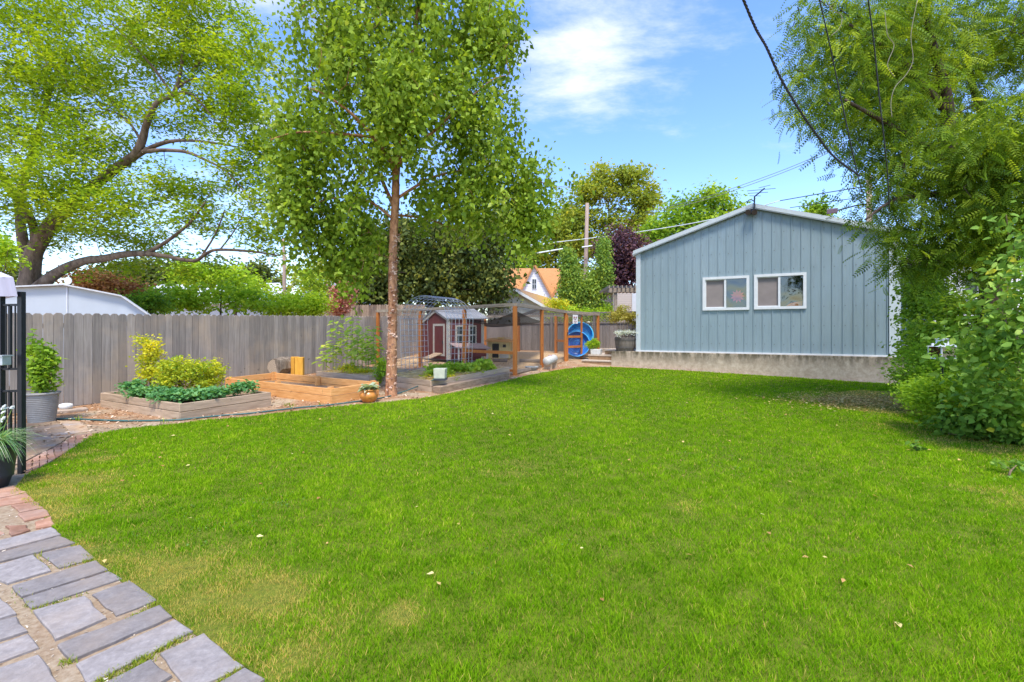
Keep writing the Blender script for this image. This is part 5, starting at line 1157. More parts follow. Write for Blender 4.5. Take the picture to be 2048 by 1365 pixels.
# river birch
bb = G(782, 792); Yb_ = bb.y
def keep_trunk(c):
    px = 1024+c[:,0]/c[:,1]*F; py = YH-(c[:,2]-CZ)/c[:,1]*F; tx = np.interp(py, [100, 340, 500, 800], [822, 793, 786, 782])
    m = (np.abs(px-tx) < 26) & (py > 335) & (c[:,1] < Yb_+.3); c[m, 0] += np.where(px[m] < tx[m], -.55, .55)
    return c
plant('river_birch', 'tall river birch with peeling pinkish bark at the lawn edge in the middle', 'tree', bb,
  [[(782,800,Yb_,.16),(782,770,Yb_,.12),(785,660,Yb_,.104),(786,500,Yb_,.095),(791,400,Yb_,.09),(793,335,Yb_+.05,.085),(806,250,Yb_,.085),(816,180,Yb_,.07),(828,90,Yb_,.055),(838,0,Yb_,.045),(845,-90,Yb_,.03)],
   [(793,345,Yb_,.06),(760,290,Yb_-.3,.05),(705,230,Yb_-.8,.03),(650,190,Yb_-1.2,.014),(615,175,Yb_-1.3,.004)], [(790,420,Yb_,.045),(768,370,Yb_+.2,.04),(735,300,Yb_+.7,.03),(705,250,Yb_+1,.02)],
   [(795,330,Yb_,.05),(860,270,Yb_-.4,.035),(930,205,Yb_-.5,.018),(985,160,Yb_-.4,.009),(1020,150,Yb_-.4,.003)], [(800,280,Yb_,.045),(700,270,Yb_-.7,.03),(600,265,Yb_-1.1,.018),(540,280,Yb_-1.2,.01)],
   [(790,400,Yb_,.04),(880,350,Yb_+.3,.03),(1000,340,Yb_+.2,.018),(1110,375,Yb_,.01)], [(788,440,Yb_,.035),(730,400,Yb_-.2,.025),(650,400,Yb_-.4,.015),(590,440,Yb_-.4,.01)],
   [(820,170,Yb_,.04),(900,80,Yb_+.4,.025),(980,20,Yb_+.5,.012)], [(815,200,Yb_,.04),(700,90,Yb_+.3,.025),(620,30,Yb_+.4,.012)], [(788,430,Yb_,.03),(860,440,Yb_+.8,.02),(930,470,Yb_+1.2,.01)]],
  [(820,-80,200,110,Yb_,1.8), (800,70,200,110,Yb_,1.9), (670,90,105,95,Yb_,1.3), (960,70,95,85,Yb_,1.2), (790,210,220,95,Yb_,2.0), (600,230,70,60,Yb_-.3,1.0),
   (620,285,95,45,Yb_-.9,.8), (700,320,130,55,Yb_-.3,1.3), (960,260,85,90,Yb_,1.3), (1000,345,105,50,Yb_,1.2), (1075,375,62,32,Yb_,.7), (600,400,70,70,Yb_-.4,.9), (690,420,90,75,Yb_,1.2),
   (870,390,100,70,Yb_+.2,1.3), (985,410,90,60,Yb_+.1,1.1), (1060,440,60,60,Yb_,.8), (650,500,40,55,Yb_-.2,.6), (700,520,45,70,Yb_,.7,.8), (740,480,55,45,Yb_,.8,.7), (1010,70,45,60,Yb_,.6), (560,130,30,60,Yb_,.6,.5), (810,200,60,90,Yb_-1.3,.5,1.1), (1115,385,45,20,Yb_,.5,.8), (1050,445,60,40,Yb_,.7,.7), (565,285,40,30,Yb_-.9,.5,.9), (575,350,45,50,Yb_-.6,.6,.8), (620,470,40,70,Yb_-.2,.6,.8), (690,560,30,40,Yb_,.5,.5)],
  950, 60, (.12,.12,.30), .104, L_birch, B_birch, seed=11, filt=keep_trunk, twig_r=.008, frac=.7, droop=.9, upb=.35, sag=.09, T=LEAF*np.array([1,1.15,1]), sizevar=.5, cvar=.12)
# peeling curls of bark
rs = np.random.RandomState(5); n = 520; z = rs.uniform(.1, 3.6, n); a = rs.uniform(0, 6.28, n); px = np.interp(z, [0, 1.5, 3, 3.8], [bb.x, bb.x+.03, bb.x+.06, bb.x+.12]); r = np.interp(z, [0, .4, 3.8], [.145, .112, .092])
V, Fc, C = scatter(CHIP*np.array([1,1.3,1]), LEAF_F, np.stack([px+np.cos(a)*r, bb.y+np.sin(a)*r, bb.z+z], 1), np.stack([-np.sin(a)+rs.normal(0,.3,n), np.cos(a)+rs.normal(0,.3,n), rs.normal(0,.5,n)], 1), np.stack([np.cos(a)+rs.normal(0,.3,n), np.sin(a)+rs.normal(0,.3,n), rs.normal(.2,.4,n)], 1), rs.uniform(.03,.08,n), rs.rand(n,3))
L_curl = leafmat('bark_curls', [(0, (.22,.10,.065)), (.5, (.50,.30,.20)), (1, (.76,.55,.42))], .1, .8)
np_obj('bark_curls', V, Fc, C, L_curl, bpy.data.objects['river_birch'])['kind'] = 'stuff'

# big spreading tree at the left
Yl = 15.0
plant('spreading_tree', 'huge spreading tree with fine yellow green leaves behind the white shed at left', 'tree', GY(58, Yl),
  [[(66,680,Yl,0.357),(56,600,Yl,0.306),(62,540,Yl,0.255),(72,495,Yl,0.230),(110,440,Yl-.3,0.196),(165,392,Yl-.6,0.162),(232,337,Yl-1,0.132),(268,312,Yl-1.1,0.128),(283,285,Yl-1.2,0.111),(296,240,Yl-1.2,0.085),(315,205,Yl-1.2,0.072),(345,190,Yl-1.2,0.060),(360,150,Yl-1.2,0.047),(368,90,Yl-1.2,0.034),(380,20,Yl-1.2,0.021)],
   [(275,312,Yl-1.1,0.076),(310,292,Yl-1.2,0.064),(350,282,Yl-1.3,0.051),(400,283,Yl-1.4,0.038),(450,290,Yl-1.4,0.025),(500,300,Yl-1.4,0.013)], [(280,305,Yl-1.1,0.072),(320,301,Yl-1.4,0.060),(370,304,Yl-1.6,0.047),(410,320,Yl-1.7,0.038),(455,345,Yl-1.8,0.025),(500,400,Yl-1.9,0.015)],
   [(345,190,Yl-1.2,0.051),(375,186,Yl-1.4,0.043),(400,205,Yl-1.5,0.030),(430,240,Yl-1.6,0.017)], [(350,180,Yl-1.2,0.043),(380,160,Yl-1.2,0.034),(430,155,Yl-1.1,0.025),(480,130,Yl-1,0.013)], [(283,285,Yl-1.2,0.043),(262,250,Yl-1,0.034),(235,228,Yl-.9,0.025),(200,215,Yl-.8,0.015)],
   [(345,190,Yl-1.2,0.043),(310,140,Yl-1.4,0.034),(270,95,Yl-1.6,0.025),(225,50,Yl-1.8,0.013)], [(385,140,Yl-1.2,0.034),(420,100,Yl-1,0.025),(440,50,Yl-1,0.013)],
   [(50,600,Yl,0.187),(85,568,Yl-.2,0.170),(125,540,Yl-.4,0.153),(170,522,Yl-.6,0.128),(205,518,Yl-.8,0.119),(250,509,Yl-1,0.102),(290,508,Yl-1.1,0.085),(328,512,Yl-1.2,0.060),(386,522,Yl-1.3,0.051),(412,508,Yl-1.3,0.051),(436,500,Yl-1.4,0.043),(500,503,Yl-1.4,0.034),(560,512,Yl-1.4,0.017)],
   [(290,508,Yl-1.1,0.064),(320,492,Yl-1.2,0.055),(352,470,Yl-1.3,0.047),(385,440,Yl-1.3,0.038),(410,405,Yl-1.3,0.021)], [(60,560,Yl,0.187),(45,480,Yl+.2,0.153),(40,400,Yl+.4,0.128),(60,320,Yl+.5,0.102),(90,220,Yl+.5,0.068),(120,120,Yl+.5,0.043)],
   [(72,495,Yl,0.136),(62,440,Yl-.3,0.119),(20,380,Yl-.6,0.102),(-30,300,Yl-.8,0.076)], [(405,510,Yl-1.3,0.030),(430,470,Yl-1.4,0.025),(450,420,Yl-1.5,0.017)], [(440,500,Yl-1.4,0.025),(470,460,Yl-1.4,0.017),(490,420,Yl-1.4,0.010)]],
  [(60,20,170,110,Yl-.5,2.4), (250,20,150,70,Yl-.8,2.2), (400,20,110,90,Yl-1,2.0), (40,150,150,100,Yl-.5,2.6), (180,150,130,75,Yl-.8,2.2), (330,110,120,55,Yl-1.2,1.6), (455,140,75,70,Yl-1.2,1.5),
   (50,280,140,100,Yl-.8,2.4), (170,280,90,70,Yl-1.4,1.4), (150,380,120,60,Yl-1.6,1.4), (60,400,110,70,Yl-1.2,1.6), (500,220,50,80,Yl-1.2,1.3), (430,180,60,50,Yl-1.4,1.0,.8), (480,330,75,55,Yl-1.5,1.2,.8), (420,260,50,35,Yl-1.6,.8,.5), (520,400,60,60,Yl-1.5,1.2,.8),
   (330,360,75,28,Yl-1,1.2), (390,400,100,45,Yl-.6,1.6,.8), (250,430,110,50,Yl-1,1.6), (130,470,80,35,Yl+.5,1.4,.8), (240,480,100,30,Yl+.3,1.4,.7), (430,450,100,40,Yl-1,1.4,.7), (540,470,60,45,Yl-1.2,1.2,.7), (230,540,80,22,Yl,1.0,.5), (360,540,100,30,Yl,1.2,.7), (250,220,50,35,Yl-1.4,.8,.5), (510,100,45,50,Yl-1.2,1.0,.7), (395,235,50,40,Yl-.9,1.0,.7), (330,250,60,40,Yl-.7,1.0,.5), (520,290,50,60,Yl-1.2,1.0,.8)],
  1400, 60, (.23,.23,.13), .138, L_ash, B_brown, seed=21, T=NARROW*np.array([1,1.2,1]), twig_r=.012, frac=.55, droop=.1, upb=1.3, sag=.12, shell=.5, cvar=.11)

# locust at the right
Yr_ = 8.6
TR = [[(1985,740,Yr_,.28),(1988,640,Yr_,.23),(1985,560,Yr_,.20),(1970,480,Yr_,.18),(1930,380,Yr_-.2,.15),(1895,300,Yr_-.4,.12),(1895,210,Yr_-.6,.09),(1870,110,Yr_-.8,.06),(1850,20,Yr_-1,.04)],
   [(1970,480,Yr_,.12),(1990,380,Yr_+.3,.10),(1985,300,Yr_+.4,.085),(1960,220,Yr_+.4,.06),(1940,150,Yr_+.4,.05),(1930,60,Yr_+.4,.03)], [(1895,320,Yr_-.4,.08),(1830,280,Yr_-.9,.05),(1760,240,Yr_-1.2,.035),(1690,200,Yr_-1.4,.02)],
   [(1930,380,Yr_-.2,.08),(1860,390,Yr_-.8,.05),(1790,400,Yr_-1.2,.03),(1730,440,Yr_-1.3,.015)], [(1890,220,Yr_-.6,.06),(1800,120,Yr_-.9,.04),(1700,50,Yr_-1.1,.02)], [(1945,160,Yr_+.4,.05),(2000,90,Yr_+.3,.035),(2060,30,Yr_+.2,.02)], [(1985,350,Yr_+.3,.06),(2040,280,Yr_+.1,.04),(2110,220,Yr_,.02)]]
rsL = np.random.RandomState(31)
plant('locust_tree', 'dense black locust tree with feathery hanging leaves filling the right side', 'tree', GY(1985, Yr_), TR,
  [(1690,30,105,80,Yr_-.6,1.2), (1660,140,62,85,Yr_-.8,1.0), (1660,230,45,42,Yr_-.8,.6), (1780,120,110,110,Yr_-.4,1.4), (1880,60,130,90,Yr_,1.6), (2010,110,110,130,Yr_,1.6), (1760,250,70,80,Yr_-.8,1.0), (1850,230,90,90,Yr_+.3,1.2), (1765,350,45,60,Yr_-.9,.8), (1775,430,30,36,Yr_-.9,.5), (1745,525,30,8,Yr_-1.0,.3,.3),
   (1850,350,70,60,Yr_-.8,1.0), (1960,300,100,70,Yr_-1.4,1.2), (1850,450,60,45,Yr_-.8,.8), (1930,440,90,50,Yr_-1.2,1.0), (2040,340,90,110,Yr_-1.6,1.2), (1850,515,60,26,Yr_-.7,.6), (1950,510,70,35,Yr_-.8,.7), (2020,420,60,50,Yr_-1,.8), (2050,470,70,60,Yr_-1.4,.9), (1790,490,30,40,Yr_-.8,.5,.7)],
  900, 17, (.15,.18,.22), .28, L_loc, B_dark, seed=33, T=FROND, TF=FROND_F, twig_r=.012, frac=.55, droop=.75, upb=1.1, sag=.12, cvar=.13, outward=.35, sizevar=.45)
# pale vines hanging out of the locust
for i, pts in enumerate(([(1835,0),(1822,70),(1826,120),(1812,150),(1790,175),(1782,205),(1784,235)], [(1652,0),(1665,20),(1683,32),(1680,55),(1662,72)], [(1770,25),(1775,70),(1788,92),(1775,130),(1790,155)])):
    mb = MB(); mb.tube(smooth_path([P(x, y, 5.6) for x, y in pts], 6), .004, 5); solo(mb, 'bare_vine', plain('pale_vine', (.22,.19,.12), .7), ('long pale bare vine hanging in front of the locust leaves', 'short pale vine looping by the left black wire', 'thin vine dangling between the right black wire and the long vine')[i], 'vine', P(*pts[0], 5.6), smooth=True)

def bushes():
    pass
def simple(name, label, cat, px, base_y, Y, blobs, ncl, npc, spread, size, mat, bark=B_dark, seed=1, **kw):
    b = GY(px, Y); paths = [[(px, YH-(b.z-CZ)/Y*F, Y, kw.pop('tr', .05)), (px+2, base_y, Y, .03)]]
    return plant(name, label, cat, b, paths, blobs, ncl, npc, spread, size, mat, bark, seed, **kw)
# behind the run and fence
Yd = 24
simple('evergreen_oak', 'dark dense tree with drooping grey green leaves behind the chicken run', 'tree', 860, 480, Yd, [(760,520,75,70,Yd,1.5), (850,490,110,70,Yd,2), (950,510,80,80,Yd,2), (860,570,130,45,Yd,2), (990,570,40,50,Yd,1), (740,590,40,30,Yd,1), (990,450,60,50,Yd+1,1.2)], 520, 60, (.42,.42,.4), .22, L_dark, seed=41, tr=.25, twig_r=.03, droop=.8, upb=.5, cvar=.2)
Ym = 60
simple('maple_tree', 'tall yellow green maple behind the orange roofed house', 'tree', 1215, 420, Ym, [(1225,362,40,22,Ym,3), (1268,356,30,22,Ym,2), (1180,385,36,26,Ym,2.5), (1195,345,18,10,Ym,1), (1292,400,22,32,Ym,2), (1240,400,50,22,Ym,3,.8), (1170,430,34,24,Ym,2), (1270,445,36,26,Ym,2), (1220,450,40,20,Ym,2,.8), (1200,495,50,26,Ym,2), (1290,480,34,24,Ym,2), (1150,470,30,30,Ym,2)], 190, 90, (.8,.8,.40), .42, L_map, seed=42, tr=.4, twig_r=.07, maxlen=12, droop=.3, upb=.8)
simple('maple_tree', 'yellowish maple peeping out between the birch crown and the utility pole', 'tree', 1110, 450, Ym+3, [(1120,440,45,50,Ym+3,2), (1090,490,50,45,Ym+3,2), (1140,500,45,50,Ym+3,2), (1050,530,50,50,Ym+3,2), (1140,560,50,30,Ym+3,2)], 130, 100, (.75,.75,.5), .44, L_map, seed=43, tr=.35, twig_r=.07, maxlen=9)
simple('broadleaf_tree', 'round green tree behind the left slope of the garage roof', 'tree', 1390, 430, 40, [(1360,415,34,16,40,2), (1420,400,36,22,40,2), (1345,445,34,24,40,2), (1400,455,70,26,40,2), (1462,420,16,26,40,1), (1440,395,12,16,40,.6,.6), (1310,470,30,26,40,1.5), (1380,490,90,20,40,2)], 170, 62, (.6,.6,.38), .32, L_bush, seed=44, tr=.3, twig_r=.05, maxlen=8)
simple('broadleaf_tree', 'small green tree top showing over the right slope of the garage roof', 'tree', 1633, 430, 40, [(1633,425,19,22,40,1), (1633,440,22,18,40,1)], 26, 70, (.35,.35,.35), .28, L_bush, seed=45, tr=.2, twig_r=.04)
simple('plum_tree', 'dark purple leaved plum tree left of the garage', 'tree', 1240, 530, 30, [(1240,500,42,38,30,1.6), (1250,545,45,45,30,1.6), (1220,570,25,30,30,1), (1275,520,25,45,30,1.2)], 170, 70, (.34,.34,.34), .20, L_plum, seed=46, tr=.2, twig_r=.04, cvar=.2)
for i, (px, blobs, lb) in enumerate(((1143, [(1141,565,17,50,26,.6), (1135,600,16,26,26,.5), (1136,520,8,20,26,.3)], 'ivy covered column of foliage, left of the pair behind the run'), (1195, [(1184,578,16,48,26,.6), (1206,545,13,58,26,.6), (1208,500,10,20,26,.3), (1180,620,34,14,26,.5), (1165,600,10,40,26,.4)], 'ivy covered column of foliage nearest to the pergola, right of the pair'))):
    simple('ivy_column', lb, 'ivy', px, 540, 26, blobs, 190, 60, (.16,.16,.28), .13, L_ivy, seed=50+i, tr=.15, twig_r=.02, droop=.9, upb=.4, group='ivy covered columns behind the run', shell=.35)
simple('flowering_vine', 'golden orange vine spilling over the brown shingle roof', 'vine', 1118, 612, 24.3, [(1110,608,22,10,24.3,.3), (1128,615,16,10,24.3,.3)], 40, 40, (.15,.15,.1), .09, L_gold, seed=53, tr=.03, twig_r=.01)
simple('bush', 'mid green bush under the ivy columns behind the lattice fence', 'bush', 1150, 625, 22, [(1150,630,70,14,22,.5), (1215,625,30,12,22,.4)], 80, 40, (.16,.16,.12), .11, L_lime, seed=54, tr=.04, twig_r=.01)
# far left background
simple('smoke_bush', 'pink smoke bush behind the grey fence left of the birch trunk', 'bush', 686, 600, 21, [(686,590,22,26,21,.6), (678,612,18,16,21,.5), (698,572,12,10,21,.4)], 90, 60, (.14,.14,.14), .10, L_smoke, seed=55, c0=.6, tr=.05, twig_r=.012)
simple('bush', 'lime green bush rising over the fence below the beige house', 'bush', 625, 600, 19.5, [(600,612,55,20,19.5,.8), (628,618,24,12,19.5,.6), (560,610,40,22,19.5,.8), (625,600,26,14,19.5,.5)], 170, 50, (.2,.2,.14), .11, L_lime, seed=56, tr=.04, twig_r=.012)
simple('bush', 'mid green leafy bush behind the middle of the grey fence', 'bush', 440, 590, 18.5, [(400,600,70,26,18.5,.8), (470,590,50,32,18.5,.8), (350,590,50,30,18.5,.8), (520,612,30,16,18.5,.6)], 90, 36, (.22,.22,.12), .17, L_lime, seed=57, c0=.4, tr=.05, twig_r=.012)
simple('elder_tree', 'bright green small tree standing left of the thin utility pole', 'tree', 470, 560, 24, [(450,560,60,34,24,1), (400,548,50,26,24,1), (505,575,40,30,24,1)], 80, 45, (.3,.3,.2), .2, L_lime, seed=58, tr=.12, twig_r=.02)
simple('pine_tree', 'dark green pine in front of the sky left of the thin utility pole', 'tree', 515, 550, 36, [(515,548,30,20,36,1), (520,570,38,18,36,1.2)], 60, 60, (.4,.4,.3), .26, L_dark, seed=59, tr=.2, twig_r=.03, c0=.6)
simple('rust_bush', 'rusty brown leaved shrub behind the slope of the white shed', 'bush', 225, 580, 20, [(205,570,45,22,20,.8), (260,590,38,24,20,.8), (175,560,30,16,20,.6)], 120, 55, (.22,.22,.18), .13, L_rust, seed=60, tr=.06, twig_r=.015)
simple('bush', 'dark green bush between the white shed and the blue awning', 'bush', 300, 600, 16.5, [(300,606,40,20,16.5,.6), (270,612,25,14,16.5,.5)], 60, 50, (.2,.2,.14), .11, L_bush, seed=61, tr=.04, twig_r=.012, c0=.4)
simple('young_tree', 'pale green young tree in front of the beige gable', 'tree', 632, 575, 27, [(632,570,22,18,27,.6), (618,552,14,10,27,.4)], 40, 40, (.28,.28,.25), .17, L_bush, seed=62, tr=.07, twig_r=.015, c0=.65)
# trees along the horizon, to the sides
for i, (px, y0, Y, rx, ry, mt, lb) in enumerate(((-260,470,30,260,120,L_bush,'green tree beyond the left side of the yard'), (-60,560,34,120,60,L_dark,'dark tree behind the white shed at the far left'), (330,560,52,150,40,L_dark,'distant dark tree line behind the left bushes'), (700,560,55,140,45,L_map,'distant yellow green trees behind the dark oak'), (930,540,56,120,60,L_bush,'distant green trees behind the neighbour garage'),
      (1760,560,46,120,60,L_bush,'distant green trees right of the garage'), (2250,430,20,190,200,L_loc,'green tree beyond the right edge of the yard'))):
    simple('background_tree', lb, 'tree', px, y0, Y, [(px,y0,rx,ry,Y,3)], 130, 60, (.022*Y,.022*Y,.018*Y), .0085*Y, mt, seed=70+i, tr=.3, twig_r=.05, maxlen=12, group='trees on the horizon')

# ---- golden shrubs and strawberries in the first bed
def gp(x, y, Y): return (x, y, Y)
B_twig = barkmat('twig_bark', (.10,.07,.04), (.28,.20,.12), 14)
def bush_at(name, label, px, Y, z0, blobs, ncl, npc, spread, size, mat, seed, stems=6, srange=30, **kw):
    b = P(px, 660, Y); b.z = z0; yb = YH-(z0-CZ)/Y*F; rg = random.Random(seed); ps = []
    for k in range(stems):
        q = blobs[k % len(blobs)]; ps.append([(px+rg.uniform(-.3,.3)*srange, yb+2, Y, .012), ((px+q[0])/2+rg.uniform(-.3,.3)*srange, (yb+q[1])/2, Y, .009), (q[0]+rg.uniform(-.5,.5)*q[2], q[1], q[4], .005)])
    return plant(name, label, kw.pop('cat', 'shrub'), b, ps, blobs, ncl, npc, spread, size, mat, B_twig, seed, crown=kw.pop('crown', 'foliage'), trunk='stems', twig_r=kw.pop('twig_r', .004), **kw)
zbed = float(g(-6.4, 8.9))+.2
bush_at('golden_shrub', 'tall golden yellow shrub at the back left of the weathered bed', 305, 9.1, zbed, [(293,690,20,16,9.1,.22), (300,712,18,14,9.1,.2), (310,733,20,16,9.1,.22), (330,745,22,16,9.1,.22), (295,752,16,12,9.1,.2)], 85, 30, (.06,.06,.05), .052, L_gold, 81, droop=-.3, upb=.6)
bush_at('golden_shrub', 'low bushy yellow green shrub in the middle of the weathered bed', 360, 8.9, zbed, [(355,730,25,20,8.9,.25), (350,755,32,20,8.8,.3), (385,745,26,22,8.9,.3), (330,768,30,14,8.8,.25)], 95, 30, (.07,.07,.055), .052, L_gold, 82, droop=-.3, upb=.6, c0=.28)
bush_at('golden_shrub', 'rounded yellow green shrub at the right end of the weathered bed', 410, 9.2, zbed, [(410,745,30,26,9.2,.3), (400,768,34,16,9.1,.3), (432,738,12,14,9.2,.2), (428,762,16,14,9.2,.2)], 100, 30, (.07,.07,.055), .052, L_gold, 83, droop=-.3, upb=.6, c0=.32)
bush_at('strawberry_plants', 'dark green strawberry leaves spreading along the front of the weathered bed', 380, 8.3, zbed, [(270,776,24,12,8.75,.2), (300,785,36,10,8.5,.2), (345,792,40,10,8.0,.25), (400,790,40,10,8.2,.25), (450,782,40,11,8.6,.25), (490,776,22,10,8.8,.15)], 200, 22, (.07,.07,.03), .06, L_straw_b, 84, stems=4, droop=-.1, upb=1.6, T=LEAF*np.array([1,1.5,1]), cat='strawberries')
# grey pot's climber
bush_at('potted_climber', 'leafy green climbing plant growing in the large grey pot', 84, GP.y, GP.z+.42, [(62,692,12,22,GP.y,.1), (90,705,15,18,GP.y,.1), (80,738,24,28,GP.y,.15), (88,768,20,16,GP.y,.15), (103,745,12,24,GP.y,.1)], 75, 18, (.045,.045,.06), .068, L_bush, 85, stems=8, droop=.3, upb=.8, cat='potted plant', T=LEAF*np.array([1,1.3,1]))
# sunflowers: tall stems with large leaves, two or three stalks each
def sunflower(label, stalks, seed, group):
    rg = random.Random(seed); x0, Y, ytop = stalks[0]; b = P(x0, 660, Y); b.z = float(g(b.x, Y))+.25; t = thing('sunflower', label, 'sunflower', b, group); st = MB(); pos, X, Nn, S = [], [], [], []
    for (x, Y, yt) in stalks:
        a = P(x, 660, Y); a.z = b.z; c = P(x+rg.uniform(-3,3), yt, Y); c.y += rg.uniform(-.1,.1); st.tube([a, a.lerp(c, .5)+Vector((rg.uniform(-.02,.02),0,0)), c], [.011,.010,.007], 6)
        H = c.z-a.z; k = 0; z = .30*H
        while z < H:
            an_ = k*2.4+rg.uniform(-.3,.3); p = a.lerp(c, z/H); up_ = .35 if z/H > .85 else .1
            d = Vector((math.cos(an_), math.sin(an_), up_)); e = p+d*.07; st.tube([p, e], [.004,.003], 4, cap=False)
            pos.append(e); X.append((d.x, d.y, rg.uniform(-.5, .15))); Nn.append((rg.uniform(-.3,.3), rg.uniform(-.3,.3), 1)); S.append(rg.uniform(.17, .27)*(1 if z/H > .4 else .7)); z += .034; k += 1
    st.build('stalks', plain('green_stalk', (.24,.34,.07), .6), t)
    n = len(pos); V, Fc, C = scatter(BIG*np.array([1,1.15,1.3]), BIG_F, np.array(pos), np.array(X), np.array(Nn), np.array(S), np.array([[rg.random(), 0, 0] for _ in range(n)])); np_obj('leaves', V, Fc, C, L_sun, t)
L_sun = leafmat('sunflower_leaves', [(0, (.22,.36,.05)), (.5, (.40,.55,.09)), (1, (.66,.70,.20))], .5)
SG = 'sunflowers in the straw bed by the fence'
sunflower('tall sunflower plant, leftmost in the straw bed, against the grey fence', [(672,12.9,640), (666,12.8,690)], 1, SG)
sunflower('tallest sunflower plant in the straw bed with its top above the fence', [(702,12.7,634), (693,12.9,668)], 2, SG)
sunflower('thick clump of sunflower plants right of the tallest one', [(716,12.4,662), (724,12.6,655), (710,12.3,690)], 3, SG)
sunflower('sunflower clump nearest to the birch trunk', [(738,12.3,668), (746,12.2,655), (732,12.1,690), (751,12.4,690)], 4, SG)
sunflower('short thin sunflower seedling at the left corner of the straw bed', [(652,12.9,690), (646,12.8,715)], 5, SG)
bush_at('yellowing_plant', 'pale yellow green leafy plant at the right corner of the straw bed', 764, 11.6, .45, [(764,735,14,20,11.6,.15), (760,750,12,12,11.6,.15)], 36, 20, (.06,.06,.06), .07, L_lime, 86, stems=4)
bush_at('yellow_stems', 'yellow dried stems at the foot of the sunflowers', 715, 12.2, .38, [(715,742,34,5,12.1,.2), (700,735,25,6,12.3,.2)], 60, 20, (.05,.05,.03), .05, L_gold, 87, stems=3, cat='seedlings')
# vegetables
zv = float(g(-1.5, 12))+.2
bush_at('vegetable_plant', 'pale spotted leafy vegetables in the middle of the brown bed', 905, 11.9, zv, [(880,748,22,9,11.4,.3), (908,738,24,12,12.0,.3), (870,742,16,10,11.9,.3)], 90, 22, (.07,.07,.04), .08, L_bush, 88, stems=6, upb=1.2, droop=-.1, c0=.75, cat='vegetables', T=LEAF*np.array([1,1.5,1]))
bush_at('vegetable_plant', 'bright green lettuce mound at the right end of the brown bed', 958, 12.6, zv, [(960,735,22,12,12.6,.35), (940,742,20,10,12.3,.3), (975,742,12,8,12.7,.2)], 110, 22, (.07,.07,.04), .10, L_bush, 89, stems=6, upb=1.2, droop=-.1, c0=.95, cat='vegetables', T=LEAF*np.array([1,1.6,1]))
bush_at('vegetable_plant', 'yellowish seedlings behind the cream box in the brown bed', 858, 11.6, zv, [(855,752,16,5,11.3,.2), (895,755,20,4,11.2,.2)], 40, 16, (.05,.05,.03), .05, L_gold, 90, stems=4, c0=.35, cat='vegetables')
# succulent leaves in the orange pot
def rosette(name, label, c, n, ln, mat, seed, spread=1.0, cat='potted plant', wid=1.0, up=.9):
    rg = random.Random(seed); pos, X, Nn, S, Cc = [], [], [], [], []
    for k in range(n):
        a = rg.uniform(0, 6.28); pos.append((c[0]+math.cos(a)*.02, c[1]+math.sin(a)*.02, c[2]+rg.uniform(0,.04))); X.append((math.cos(a)*spread, math.sin(a)*spread, rg.uniform(.1, up))); Nn.append((-math.cos(a), -math.sin(a), .8)); S.append(ln*rg.uniform(.6,1.1)); Cc.append((rg.random(),0,0))
    V, Fc, C = scatter(BIG*np.array([1,wid,2.5]), BIG_F, np.array(pos), np.array(X), np.array(Nn), np.array(S), np.array(Cc)); return tag(np_obj(name, V, Fc, C, mat, None, c), label, cat)
L_gray = leafmat('grey_green_leaves', [(0, (.16,.24,.14)), (.5, (.32,.40,.26)), (1, (.55,.58,.42))], .25)
rosette('succulent', 'grey green broad leaved plant in the small orange pot', (TP.x, TP.y, TP.z+.23), 26, .22, L_gray, 3, wid=.9)
# ribbon grass with white flowers in the charcoal pot
rs = np.random.RandomState(12); n = 520; a = rs.uniform(0, 6.28, n); base = np.stack([DP.x+np.cos(a)*.08*rs.rand(n), DP.y+np.sin(a)*.08*rs.rand(n), np.full(n, DP.z+.36)], 1)
def arch_blades(base, a, ln, wd, rise, rs):
    n = len(base); k = 7; V = np.zeros((n, k*2, 3)); Fo = []
    for j in range(k):
        t = j/(k-1); out = ln*(t*.75+.25*t*t)*.8; z = ln*rise*(t-.95*t*t*rs_d)
        w_ = wd*(1-t**2)+.0006
        for s, sg in enumerate((-1, 1)):
            V[:, j*2+s, 0] = base[:,0]+np.cos(a)*out-np.sin(a)*w_*sg; V[:, j*2+s, 1] = base[:,1]+np.sin(a)*out+np.cos(a)*w_*sg; V[:, j*2+s, 2] = base[:,2]+z
    TF_ = np.array([(2*j, 2*j+1, 2*j+3, 2*j+2) for j in range(k-1)]); Fo = (TF_[None]+(np.arange(n)*2*k)[:, None, None]).reshape(-1, 4); return V.reshape(-1, 3), Fo
rs_d = rs.uniform(.6, 1.35, n); ln = rs.uniform(.18, .44, n); V, Fo = arch_blades(base, a, ln, .0045, rs.uniform(.7, 1.6, n), rs)
C = np.repeat(rs.rand(n, 1), 14, 0)*np.array([[1,0,0]]); L_rib = leafmat('ribbon_grass_blades', [(0, (.08,.20,.06)), (.6, (.20,.36,.12)), (1, (.60,.66,.45))], .3)
rg_o = thing('ribbon_grass', 'arching striped grass with small white flower heads in the charcoal pot', 'potted grass', (DP.x, DP.y, DP.z+.36)); np_obj('blades', V, Fo, C, L_rib, rg_o)
fm = MB(); rg = random.Random(5); fs_ = MB()
for k in range(20):
    a_ = rg.uniform(0, 6.28); r_ = rg.uniform(.02, .16); p = Vector((DP.x+math.cos(a_)*.05, DP.y+math.sin(a_)*.05, DP.z+.36)); e = Vector((DP.x+.03+math.cos(a_)*r_, DP.y+math.sin(a_)*r_, DP.z+.62+rg.uniform(0,.16))); fs_.tube([p, p.lerp(e,.5)+Vector((0,0,.04)), e], .0025, 4)
    for q_ in range(9): d = Vector((rg.uniform(-1,1), rg.uniform(-1,1), rg.uniform(-.5,1)))*.013; fm.box(e+d, (.011,.011,.009), rg.uniform(0,3))
